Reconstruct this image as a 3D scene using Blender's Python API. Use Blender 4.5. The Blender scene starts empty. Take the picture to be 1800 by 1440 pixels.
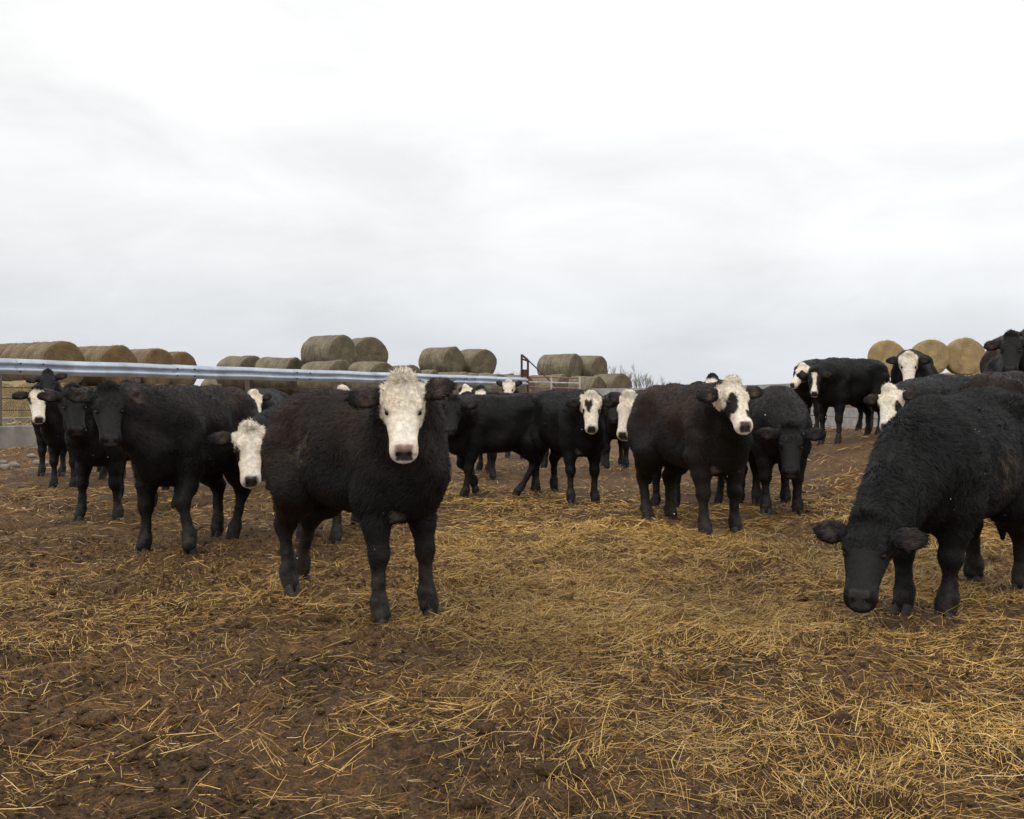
import bpy, math, random
import numpy as np
from mathutils import Vector

# ------------------------------------------------------------------ camera, world, sun, exposure
scene = bpy.context.scene
C = scene.collection
F_PX, CX, HOR, CAMH = 1750.0, 900.0, 690.0, 1.25      # measured on the 1800x1440 photograph
cam_d = bpy.data.cameras.new("camera")
cam = bpy.data.objects.new("camera", cam_d); C.objects.link(cam)
cam.location = (0, 0, CAMH); cam.rotation_euler = (math.radians(90), 0, 0)
cam_d.sensor_fit = 'HORIZONTAL'; cam_d.sensor_width = 36.0
cam_d.lens = 36.0 * F_PX / 1800.0
cam_d.shift_y = -(720.0 - HOR) / 1800.0
cam_d.clip_start = 0.05; cam_d.clip_end = 3000.0
scene.camera = cam

SUN_EL, SUN_AZ = math.radians(52), math.radians(200)
world = bpy.data.worlds.new("World"); scene.world = world
world.use_nodes = True
wn, wl = world.node_tree.nodes, world.node_tree.links
wn.clear()
w_out = wn.new("ShaderNodeOutputWorld"); w_bg = wn.new("ShaderNodeBackground")
w_sky = wn.new("ShaderNodeTexSky"); w_sky.sky_type = 'NISHITA'; w_sky.sun_disc = False
w_sky.sun_elevation = SUN_EL; w_sky.sun_rotation = SUN_AZ
w_tc = wn.new("ShaderNodeTexCoord"); w_sep = wn.new("ShaderNodeSeparateXYZ")
wl.new(w_tc.outputs['Generated'], w_sep.inputs[0])
w_ramp = wn.new("ShaderNodeValToRGB"); wl.new(w_sep.outputs['Z'], w_ramp.inputs[0])
els = w_ramp.color_ramp.elements
els[0].position = 0.0; els[0].color = (7.0, 7.35, 7.85, 1)
els[1].position = 1.0; els[1].color = (13.0, 13.0, 13.0, 1)
for p, c in ((0.06, (7.65, 7.9, 8.25)), (0.13, (8.95, 9.05, 9.15)), (0.20, (9.65, 9.65, 9.7)), (0.31, (10.6, 10.6, 10.6))):
    e = els.new(p); e.color = (*c, 1)
w_map = wn.new("ShaderNodeMapping"); w_map.inputs['Scale'].default_value = (1.0, 1.0, 2.7)
w_map.inputs['Location'].default_value = (3.1, 0.4, 1.7)
wl.new(w_tc.outputs['Generated'], w_map.inputs[0])
w_noise = wn.new("ShaderNodeTexNoise"); w_noise.inputs['Scale'].default_value = 4.6
w_noise.inputs['Detail'].default_value = 7.0; w_noise.inputs['Roughness'].default_value = 0.56
w_noise.inputs['Distortion'].default_value = 0.4
wl.new(w_map.outputs[0], w_noise.inputs['Vector'])
w_mr = wn.new("ShaderNodeMapRange"); w_mr.inputs['From Min'].default_value = 0.3; w_mr.inputs['From Max'].default_value = 0.7
w_mr.inputs['To Min'].default_value = 0.905; w_mr.inputs['To Max'].default_value = 1.085
wl.new(w_noise.outputs[0], w_mr.inputs['Value'])
w_xr = wn.new("ShaderNodeMapRange"); w_xr.inputs['From Min'].default_value = -0.5; w_xr.inputs['From Max'].default_value = 0.5
w_xr.inputs['To Min'].default_value = 0.97; w_xr.inputs['To Max'].default_value = 1.10
wl.new(w_sep.outputs['X'], w_xr.inputs['Value'])
w_m = wn.new("ShaderNodeMath"); w_m.operation = 'MULTIPLY'
wl.new(w_mr.outputs[0], w_m.inputs[0]); wl.new(w_xr.outputs[0], w_m.inputs[1])
w_mul = wn.new("ShaderNodeMixRGB"); w_mul.blend_type = 'MULTIPLY'; w_mul.inputs['Fac'].default_value = 1.0
wl.new(w_ramp.outputs[0], w_mul.inputs[1]); wl.new(w_m.outputs[0], w_mul.inputs[2])
w_mix = wn.new("ShaderNodeMixRGB"); w_mix.inputs['Fac'].default_value = 0.96      # cloud deck over the clear sky
wl.new(w_sky.outputs[0], w_mix.inputs[1]); wl.new(w_mul.outputs[0], w_mix.inputs[2])
wl.new(w_mix.outputs[0], w_bg.inputs['Color']); w_bg.inputs['Strength'].default_value = 0.1
wl.new(w_bg.outputs[0], w_out.inputs['Surface'])

sun_d = bpy.data.lights.new("sun", 'SUN'); sun_d.energy = 0.9; sun_d.angle = math.radians(25); sun_d.color = (1.0, 0.96, 0.9)
sun = bpy.data.objects.new("sun", sun_d); C.objects.link(sun)
sun.rotation_euler = (math.radians(90) - SUN_EL, 0, math.radians(-20))
scene.view_settings.view_transform = 'Standard'; scene.view_settings.look = 'None'
scene.view_settings.exposure = 0.0; scene.view_settings.gamma = 1.0

rng = np.random.default_rng(11)
random.seed(4)

# ------------------------------------------------------------------ helpers
def lerp(a, b, t): return a + (b - a) * t
def sstep(x, a, b):
    t = np.clip((np.asarray(x, float) - a) / (b - a), 0, 1); return t * t * (3 - 2 * t)

def _hash(i, j, k, seed):
    n = (i.astype(np.int64) * 73856093) ^ (j.astype(np.int64) * 19349663) ^ (k.astype(np.int64) * 83492791) ^ (seed * 2654435761)
    n = n & 0xFFFFFFFF
    n = ((n ^ (n >> 16)) * 0x45d9f3b) & 0xFFFFFFFF
    n = ((n ^ (n >> 16)) * 0x45d9f3b) & 0xFFFFFFFF
    n = n ^ (n >> 16)
    return (n & 0xFFFFFF) / float(0xFFFFFF)

def vnoise(x, y, z=None, seed=0):
    x = np.asarray(x, float); y = np.asarray(y, float); z = np.zeros_like(x) if z is None else np.asarray(z, float)
    i, j, k = np.floor(x), np.floor(y), np.floor(z)
    fx, fy, fz = x - i, y - j, z - k
    fx, fy, fz = fx*fx*(3-2*fx), fy*fy*(3-2*fy), fz*fz*(3-2*fz)
    r = 0
    for a in (0, 1):
        for b in (0, 1):
            for c in (0, 1):
                w = (fx if a else 1-fx) * (fy if b else 1-fy) * (fz if c else 1-fz)
                r = r + w * _hash(i+a, j+b, k+c, seed)
    return r * 2 - 1

def fbm(x, y, z=None, oct=3, seed=0):
    s, a, t = 0, 1.0, 0
    for o in range(oct):
        f = 2.03 ** o
        s = s + a * vnoise(x*f, y*f, None if z is None else z*f, seed + o * 17); t += a; a *= 0.5
    return s / t

def mesh_np(name, V, quads=None, tris=None, col=None, smooth=True, extra=None):
    me = bpy.data.meshes.new(name)
    V = np.asarray(V, np.float32)
    nq = 0 if quads is None else len(quads); nt = 0 if tris is None else len(tris)
    me.vertices.add(len(V)); me.vertices.foreach_set("co", V.ravel())
    loops = []; starts = []
    if nq: loops.append(np.asarray(quads, np.int32).ravel()); starts.append(np.arange(nq) * 4)
    if nt: loops.append(np.asarray(tris, np.int32).ravel()); starts.append(nq * 4 + np.arange(nt) * 3)
    L = np.concatenate(loops).astype(np.int32)
    me.loops.add(len(L)); me.loops.foreach_set("vertex_index", L)
    me.polygons.add(nq + nt)
    me.polygons.foreach_set("loop_start", np.concatenate(starts).astype(np.int32))
    sm = np.full(nq + nt, bool(smooth)) if np.isscalar(smooth) else np.asarray(smooth, bool)
    me.polygons.foreach_set("use_smooth", sm)
    me.update(calc_edges=True)
    if col is not None:
        a = me.color_attributes.new("Col", 'FLOAT_COLOR', 'POINT')
        c = np.ones((len(V), 4), np.float32); c[:, :3] = col
        a.data.foreach_set("color", c.ravel())
    if extra is not None:
        for k, v in extra.items():
            a = me.attributes.new(k, 'FLOAT', 'POINT'); a.data.foreach_set("value", np.asarray(v, np.float32))
    return me

def link(name, me, m=None, parent=None):
    o = bpy.data.objects.new(name, me); C.objects.link(o)
    if m is not None and not me.materials: me.materials.append(m)
    if parent is not None: o.parent = parent
    return o

def tag(o, label=None, cat=None, group=None, kind=None):
    if label: o['label'] = label
    if cat: o['category'] = cat
    if group: o['group'] = group
    if kind: o['kind'] = kind
    return o

def empty(name, loc=(0, 0, 0), rz=0.0):
    o = bpy.data.objects.new(name, None); C.objects.link(o)
    o.location = loc; o.rotation_euler = (0, 0, rz); o.empty_display_size = 0.2
    return o

class MB:
    """collects boxes and tubes for one mesh"""
    def __init__(s): s.V = []; s.Q = []; s.T = []; s.n = 0
    def add(s, V, Q=None, T=None):
        V = np.asarray(V, float)
        if Q is not None and len(Q): s.Q.append(np.asarray(Q) + s.n)
        if T is not None and len(T): s.T.append(np.asarray(T) + s.n)
        s.V.append(V); s.n += len(V); return s
    def box(s, c, size, ax=(1, 0, 0), ay=(0, 1, 0), az=(0, 0, 1)):
        c, ax, ay, az = (np.array(v, float) for v in (c, ax, ay, az))
        b = min(size) * 0.08
        V = []
        for sx in (-1, 1):
            for sy in (-1, 1):
                for sz in (-1, 1):
                    V.append(c + ax*sx*size[0]/2 + ay*sy*size[1]/2 + az*sz*size[2]/2)
        return s.add(V, [[0,1,3,2],[4,6,7,5],[0,4,5,1],[2,3,7,6],[0,2,6,4],[1,5,7,3]])
    def tube(s, pts, rad, n=10, cap=True):
        pts = np.asarray(pts, float); rad = np.broadcast_to(np.asarray(rad, float), (len(pts),))
        d = np.gradient(pts, axis=0) if len(pts) > 1 else None
        d /= np.linalg.norm(d, axis=1)[:, None] + 1e-9
        V = []
        for p, t, r in zip(pts, d, rad):
            a = np.array((0, 0, 1.0)) if abs(t[2]) < 0.9 else np.array((1.0, 0, 0))
            u = np.cross(t, a); u /= np.linalg.norm(u); v = np.cross(t, u)
            for k in range(n):
                th = 2*math.pi*k/n
                V.append(p + r*(u*math.cos(th) + v*math.sin(th)))
        Q = []
        for i in range(len(pts)-1):
            for k in range(n):
                k2 = (k+1) % n
                Q.append([i*n+k, i*n+k2, (i+1)*n+k2, (i+1)*n+k])
        T = []
        if cap:
            V.append(pts[0]); V.append(pts[-1]); a, b = len(V)-2, len(V)-1
            for k in range(n):
                k2 = (k+1) % n
                T.append([a, k2, k]); T.append([b, (len(pts)-1)*n+k, (len(pts)-1)*n+k2])
        return s.add(V, Q, T)
    def mesh(s, name, smooth=False, col=None):
        return mesh_np(name, np.concatenate(s.V), np.concatenate(s.Q) if s.Q else None,
                       np.concatenate(s.T) if s.T else None, smooth=smooth, col=col)
    def build(s, name, m, parent=None, smooth=False):
        return link(name, s.mesh(name, smooth), m, parent)

def at(px, D, py=None, z=None):
    """a spot in the yard at distance D seen in direction px (photo pixels)"""
    return np.array(((px - CX) / F_PX * D, D, CAMH + (HOR - py) / F_PX * D if py is not None else (z or 0.0)))

# ------------------------------------------------------------------ materials
def mat(name):
    m = bpy.data.materials.new(name); m.use_nodes = True
    nt = m.node_tree; b = nt.nodes["Principled BSDF"]
    return m, nt.nodes, nt.links, b

def noise_node(N, L, scale, detail=4, rough=0.55, vec=None):
    n = N.new("ShaderNodeTexNoise"); n.inputs['Scale'].default_value = scale
    n.inputs['Detail'].default_value = detail; n.inputs['Roughness'].default_value = rough
    if vec is not None: L.new(vec, n.inputs['Vector'])
    return n

def ramp(N, L, src, stops):
    r = N.new("ShaderNodeValToRGB"); L.new(src, r.inputs[0])
    e = r.color_ramp.elements
    e[0].position, e[0].color = stops[0][0], (*stops[0][1], 1)
    e[1].position, e[1].color = stops[-1][0], (*stops[-1][1], 1)
    for p, c in stops[1:-1]:
        k = e.new(p); k.color = (*c, 1)
    return r

def bump(N, L, b, src, strength, dist):
    k = N.new("ShaderNodeBump"); k.inputs['Strength'].default_value = strength; k.inputs['Distance'].default_value = dist
    L.new(src, k.inputs['Height']); L.new(k.outputs[0], b.inputs['Normal']); return k

def mat_coat():
    m, N, L, b = mat("coat")
    a = N.new("ShaderNodeAttribute"); a.attribute_name = "Col"
    tc = N.new("ShaderNodeTexCoord")
    n = noise_node(N, L, 38, 4, 0.6, tc.outputs['Object'])
    mr = N.new("ShaderNodeMapRange"); mr.inputs['From Min'].default_value = .3; mr.inputs['From Max'].default_value = .7
    mr.inputs['To Min'].default_value = .72; mr.inputs['To Max'].default_value = 1.2
    L.new(n.outputs[0], mr.inputs[0])
    mx = N.new("ShaderNodeMixRGB"); mx.blend_type = 'MULTIPLY'; mx.inputs['Fac'].default_value = 1
    L.new(a.outputs['Color'], mx.inputs[1]); L.new(mr.outputs[0], mx.inputs[2])
    L.new(mx.outputs[0], b.inputs['Base Color'])
    b.inputs['Roughness'].default_value = 0.62
    b.inputs['Specular IOR Level'].default_value = 0.22
    bump(N, L, b, n.outputs[0], 0.5, 0.01)
    return m

def simple(name, col, rough=0.6, metal=0.0, var=0.25, scale=8.0, spec=0.4, bstr=0.3, bdist=0.004):
    m, N, L, b = mat(name)
    tc = N.new("ShaderNodeTexCoord")
    n = noise_node(N, L, scale, 5, 0.6, tc.outputs['Object'])
    c = np.array(col)
    r = ramp(N, L, n.outputs[0], [(0.3, tuple(c*(1-var))), (0.7, tuple(np.minimum(c*(1+var), 0.95)))])
    L.new(r.outputs[0], b.inputs['Base Color'])
    b.inputs['Roughness'].default_value = rough; b.inputs['Metallic'].default_value = metal
    b.inputs['Specular IOR Level'].default_value = spec
    bump(N, L, b, n.outputs[0], bstr, bdist)
    return m

def mat_attr(name, rough=0.7, spec=0.3):
    m, N, L, b = mat(name)
    a = N.new("ShaderNodeAttribute"); a.attribute_name = "Col"
    L.new(a.outputs['Color'], b.inputs['Base Color'])
    b.inputs['Roughness'].default_value = rough; b.inputs['Specular IOR Level'].default_value = spec
    return m

def mat_ground():
    m, N, L, b = mat("yard_mud")
    tc = N.new("ShaderNodeTexCoord"); V = tc.outputs['Object']
    n1 = noise_node(N, L, 1.6, 6, 0.62, V); n2 = noise_node(N, L, 22, 6, 0.68, V); n3 = noise_node(N, L, 95, 6, 0.78, V)
    r1 = ramp(N, L, n1.outputs[0], [(0.32, (.088, .052, .025)), (0.5, (.165, .096, .041)), (0.68, (.25, .145, .060))])
    r2 = ramp(N, L, n2.outputs[0], [(0.33, (.40, .38, .36)), (0.52, (.95, .93, .9)), (0.72, (1.75, 1.6, 1.4))])
    mx = N.new("ShaderNodeMixRGB"); mx.blend_type = 'MULTIPLY'; mx.inputs['Fac'].default_value = 1
    L.new(r1.outputs[0], mx.inputs[1]); L.new(r2.outputs[0], mx.inputs[2])
    a = N.new("ShaderNodeAttribute"); a.attribute_name = "litter"
    r3 = ramp(N, L, n3.outputs[0], [(0.35, (.055, .029, .010)), (0.5, (.125, .068, .020)), (0.66, (.30, .18, .055))])
    mth = N.new("ShaderNodeMath"); mth.operation = 'MULTIPLY'
    nr = N.new("ShaderNodeMapRange"); nr.inputs['From Min'].default_value = .38; nr.inputs['From Max'].default_value = .6
    L.new(n2.outputs[0], nr.inputs[0])
    L.new(a.outputs['Fac'], mth.inputs[0]); L.new(nr.outputs[0], mth.inputs[1])
    mx2 = N.new("ShaderNodeMixRGB"); L.new(mth.outputs[0], mx2.inputs['Fac'])
    r4 = ramp(N, L, n3.outputs[0], [(0.36, (.38, .36, .34)), (0.5, (1, 1, 1)), (0.66, (1.9, 1.75, 1.5))])
    mx4 = N.new('ShaderNodeMixRGB'); mx4.blend_type = 'MULTIPLY'; mx4.inputs['Fac'].default_value = 1
    L.new(mx.outputs[0], mx4.inputs[1]); L.new(r4.outputs[0], mx4.inputs[2])
    L.new(mx4.outputs[0], mx2.inputs[1]); L.new(r3.outputs[0], mx2.inputs[2])
    L.new(mx2.outputs[0], b.inputs['Base Color'])
    b.inputs['Roughness'].default_value = 0.78; b.inputs['Specular IOR Level'].default_value = 0.25
    ad = N.new("ShaderNodeMath"); ad.operation = 'ADD'; L.new(n2.outputs[0], ad.inputs[0])
    m3 = N.new("ShaderNodeMath"); m3.operation = 'MULTIPLY'; m3.inputs[1].default_value = .6; L.new(n3.outputs[0], m3.inputs[0]); L.new(m3.outputs[0], ad.inputs[1])
    bump(N, L, b, ad.outputs[0], 1.0, 0.05)
    return m

def mat_bale(name, side, face, ring=1.0, con=1.0):
    m, N, L, b = mat(name)
    tc = N.new("ShaderNodeTexCoord"); V = tc.outputs['Object']
    sep = N.new("ShaderNodeSeparateXYZ"); L.new(V, sep.inputs[0])
    sn = N.new("ShaderNodeSeparateXYZ"); L.new(tc.outputs['Normal'], sn.inputs[0])
    ab = N.new("ShaderNodeMath"); ab.operation = 'ABSOLUTE'; L.new(sn.outputs['X'], ab.inputs[0])
    isf = N.new("ShaderNodeMapRange"); isf.inputs['From Min'].default_value = .55; isf.inputs['From Max'].default_value = .8
    L.new(ab.outputs[0], isf.inputs[0])
    # the rolled layers on the end face
    mp = N.new("ShaderNodeMapping"); mp.inputs['Scale'].default_value = (0, 1, 1); L.new(V, mp.inputs[0])
    wv = N.new("ShaderNodeTexWave"); wv.wave_type = 'RINGS'; wv.rings_direction = 'X'
    wv.inputs['Scale'].default_value = 4.2 * ring; wv.inputs['Distortion'].default_value = 5.5; wv.inputs['Detail'].default_value = 4
    wv.inputs['Detail Scale'].default_value = 2.2
    L.new(mp.outputs[0], wv.inputs['Vector'])
    f = np.array(face); s = np.array(side)
    rf = ramp(N, L, wv.outputs['Fac'], [(0.05, tuple(f*(1-.3*con))), (0.45, tuple(f*.97)), (1.0, tuple(f*(1+.16*con)))])
    # net-wrap bands round the side
    mp2 = N.new("ShaderNodeMapping"); mp2.inputs['Scale'].default_value = (26, 2.0, 2.0); L.new(V, mp2.inputs[0])
    ns = noise_node(N, L, 1.0, 5, 0.65, mp2.outputs[0])
    rs = ramp(N, L, ns.outputs[0], [(0.3, tuple(s*.5)), (0.5, tuple(s*.95)), (0.72, tuple(s*1.4))])
    mx = N.new("ShaderNodeMixRGB"); L.new(isf.outputs[0], mx.inputs['Fac']); L.new(rs.outputs[0], mx.inputs[1]); L.new(rf.outputs[0], mx.inputs[2])
    big = noise_node(N, L, 2.4, 5, 0.6, V)
    rb = ramp(N, L, big.outputs[0], [(0.3, (.62, .62, .64)), (0.7, (1.2, 1.17, 1.1))])
    m2 = N.new("ShaderNodeMixRGB"); m2.blend_type = 'MULTIPLY'; m2.inputs['Fac'].default_value = 1
    L.new(mx.outputs[0], m2.inputs[1]); L.new(rb.outputs[0], m2.inputs[2])
    fine = noise_node(N, L, 30, 6, 0.75, V)
    rfi = ramp(N, L, fine.outputs[0], [(0.33, (.42, .41, .40)), (0.68, (1.5, 1.5, 1.42))])
    m3 = N.new("ShaderNodeMixRGB"); m3.blend_type = 'MULTIPLY'; m3.inputs['Fac'].default_value = 1
    L.new(m2.outputs[0], m3.inputs[1]); L.new(rfi.outputs[0], m3.inputs[2])
    L.new(m3.outputs[0], b.inputs['Base Color'])
    b.inputs['Roughness'].default_value = 0.85; b.inputs['Specular IOR Level'].default_value = 0.15
    bump(N, L, b, fine.outputs[0], 0.6, 0.03)
    return m

M_COAT = mat_coat()
M_GROUND = mat_ground()
M_STRAW = mat_attr("straw", 0.55, 0.35)
M_HOOF = simple("hoof_horn", (.022, .018, .015), 0.6, var=.4, scale=30)
m, N, L, b = mat("eye_ball"); b.inputs['Base Color'].default_value = (.006, .005, .0045, 1); b.inputs['Roughness'].default_value = .22; b.inputs['Specular IOR Level'].default_value = .3
M_EYE = m
M_RAIL = simple("galvanised_rail", (.44, .50, .58), 0.40, 0.5, var=.24, scale=2.2, bstr=.1)
M_BOLT = simple("rusty_bolt", (.07, .05, .04), 0.7, 0.4)
M_CONC = simple("concrete", (.25, .235, .21), 0.85, var=.3, scale=3.5, spec=.2)
M_PIPE = simple("rusty_pipe", (.085, .035, .03), 0.7, 0.2, var=.4, scale=14)
M_PIPEW = simple("worn_white_pipe", (.46, .42, .40), 0.6, var=.35, scale=9)
M_PIPER = simple("faded_red_pipe", (.24, .115, .095), 0.6, var=.5, scale=9)
M_PLANK = simple("weathered_plank", (.36, .36, .345), 0.8, var=.25, scale=6, spec=.2)
M_WIRE = simple("steel_cable", (.06, .055, .05), 0.6, 0.5)
M_POST = simple("steel_post", (.16, .13, .11), 0.7, 0.3)
M_STONE = simple("stone", (.21, .185, .16), 0.85, var=.3, scale=12)
M_TWIG = simple("bare_twig", (.27, .24, .22), 0.9, var=.3, spec=.1)
M_BALE_A = mat_bale("bale_brown", (.235, .185, .12), (.20, .135, .074), .8, .5)
M_BALE_B = mat_bale("bale_weathered", (.23, .20, .148), (.165, .138, .098))
M_BALE_C = mat_bale("bale_golden", (.36, .285, .165), (.41, .31, .17), 1.15, 1.25)
m, N, L, b = mat("snow"); b.inputs['Base Color'].default_value = (.9, .92, .95, 1); b.inputs['Roughness'].default_value = .8
M_SNOW = m

# ------------------------------------------------------------------ ground
def mound(x, y):
    up = 0.60 * sstep(x, 2.4, 6.0) * sstep(y, 8.5, 14.5)
    down = 1 - 0.75 * sstep(y, 18.5, 24)
    return up * down + 0.6 * sstep(y, 34, 41)

def straw_density(x, y):
    x = np.asarray(x, float); y = np.asarray(y, float)
    n = fbm(x*.9, y*.9, oct=3, seed=5); n2 = fbm(x*2.6 + 9, y*2.6, oct=2, seed=31)
    band = np.exp(-((y - 8.3 - .12*x) / 1.3)**2) * sstep(x, -1.3, .2) * (1 - sstep(x, 2.9, 4.4))
    mid = sstep(y, 3.9, 5.2) * (1 - sstep(y, 8.3, 10.5)) * sstep(x, -1.5, .5) * .66
    fore = (1 - sstep(y, 4.0, 5.4)) * lerp(.15, .52, sstep(x, -1.5, .3))
    left = sstep(y, 3.6, 4.6) * (1 - sstep(y, 6.4, 8.0)) * (1 - sstep(x, -1.6, 0)) * .15
    far = (1 - sstep(y, 10, 15)) * sstep(x, -2.5, 0) * .18 + .045
    rightside = 1 - .55 * sstep(x - .28*y, .9, 1.9)
    d = np.maximum.reduce([band * 1.15, mid, fore, left, far * np.ones_like(x)]) * rightside
    return np.clip(d * (0.80 + 1.3 * n + .9 * n2), 0.05 * (1 - sstep(y, 8, 11)) + .02, 1.3)

BA = np.array((-10.64, 19.2)); BD = np.array((11.18, 16.8)); BD /= np.linalg.norm(BD)
def ground_z(x, y):
    x = np.asarray(x, float); y = np.asarray(y, float)
    fade = 1 - .8 * sstep(y, 14, 30)
    h = mound(x, y) + fade * (.055 * fbm(x*.8, y*.8, oct=2, seed=1) + .030 * fbm(x*3.1, y*3.1, oct=3, seed=2))
    lum = vnoise(x*8.5, y*8.5, seed=7); h = h + fade * (.020 * np.maximum(lum - .15, 0) + .016 * fbm(x*14, y*14, oct=2, seed=8))
    rough = np.abs(vnoise(x*19 + 2, y*19, seed=14)); h = h + fade * (.018 * (rough - .3) + .010 * fbm(x*42, y*42, oct=2, seed=15)) * (1 - sstep(y, 7, 12))
    # trodden clods and hoof holes
    hole = vnoise(x*5.2 + 3, y*5.2, seed=12); h = h - fade * .11 * np.maximum(hole - .42, 0)
    hoof = vnoise(x*9.5 + 7, y*9.5, seed=13); h = h - fade * .06 * np.maximum(hoof - .5, 0)
    band = np.exp(-((y - 8.3 - .12*x) / 1.0)**2) * sstep(x, -.6, .6) * (1 - sstep(x, 2.9, 4.2))
    h = h + .06 * band * (0.9 + 1.1 * fbm(x*2.2, y*2.2, oct=2, seed=22))
    dist = (x - BA[0])*BD[1] - (y - BA[1])*BD[0]                     # manure banked up along the bunk
    h = h + .17*(1 - sstep(np.abs(dist), .4, 3.2))*(1 - sstep(y, 27, 32))
    return h - .02

def build_ground():
    ys = [0.8]
    while ys[-1] < 12: ys.append(ys[-1] + max(.015, .0048 * ys[-1]))
    while ys[-1] < 1500: ys.append(ys[-1] * 1.045)
    ys = np.array(ys)
    xs = [0.0]
    while xs[-1] < 5.2: xs.append(xs[-1] + .02)
    while xs[-1] < 900: xs.append(xs[-1] + max(.05, .05 * (xs[-1] - 4.3)))
    xs = np.array(xs); xs = np.concatenate([-xs[:0:-1], xs])
    X, Y = np.meshgrid(xs, ys)
    Z = ground_z(X, Y)
    V = np.stack([X, Y, Z], -1).reshape(-1, 3)
    nx, ny = len(xs), len(ys)
    idx = np.arange(nx*ny).reshape(ny, nx)
    Q = np.stack([idx[:-1, :-1], idx[:-1, 1:], idx[1:, 1:], idx[1:, :-1]], -1).reshape(-1, 4)
    lit = np.clip(straw_density(X, Y).ravel() * 1.0, 0, .9)
    o = link("ground", mesh_np("ground", V, quads=Q, extra={"litter": lit}), M_GROUND)
    tag(o, "trampled brown mud of the cattle yard", "ground", kind="structure")
build_ground()

def ribbons(P, D, Lh, W, lift, bend, col, nrm_tilt=.6, segs=2):
    """flat bent strips; P roots, D unit directions, lift = rise of the tip"""
    n = len(P)
    D = D / np.linalg.norm(D, axis=1)[:, None]
    up = np.tile((0, 0, 1.0), (n, 1)) + rng.normal(0, nrm_tilt, (n, 3))
    S = np.cross(D, up); S /= np.linalg.norm(S, axis=1)[:, None] + 1e-9
    B = rng.normal(0, 1, (n, 3)); B[:, 2] = np.abs(B[:, 2]) * .6
    rows = []
    for k in range(segs + 1):
        t = k / segs
        c = P + D * (Lh * t)[:, None] + B * (bend * Lh * t * (1 - t) * 2)[:, None]
        c[:, 2] += lift * t
        w = W * (1.0 if k < segs else .75)
        rows.append(c - S * (w/2)[:, None]); rows.append(c + S * (w/2)[:, None])
    V = np.stack(rows, 1)                                           # n, 2*(segs+1), 3
    m = 2 * (segs + 1)
    base = (np.arange(n) * m)[:, None]
    Q = np.concatenate([base + np.array([2*k, 2*k+1, 2*k+3, 2*k+2]) for k in range(segs)], 0)
    return V.reshape(-1, 3), Q, np.repeat(col, m, 0)

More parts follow.
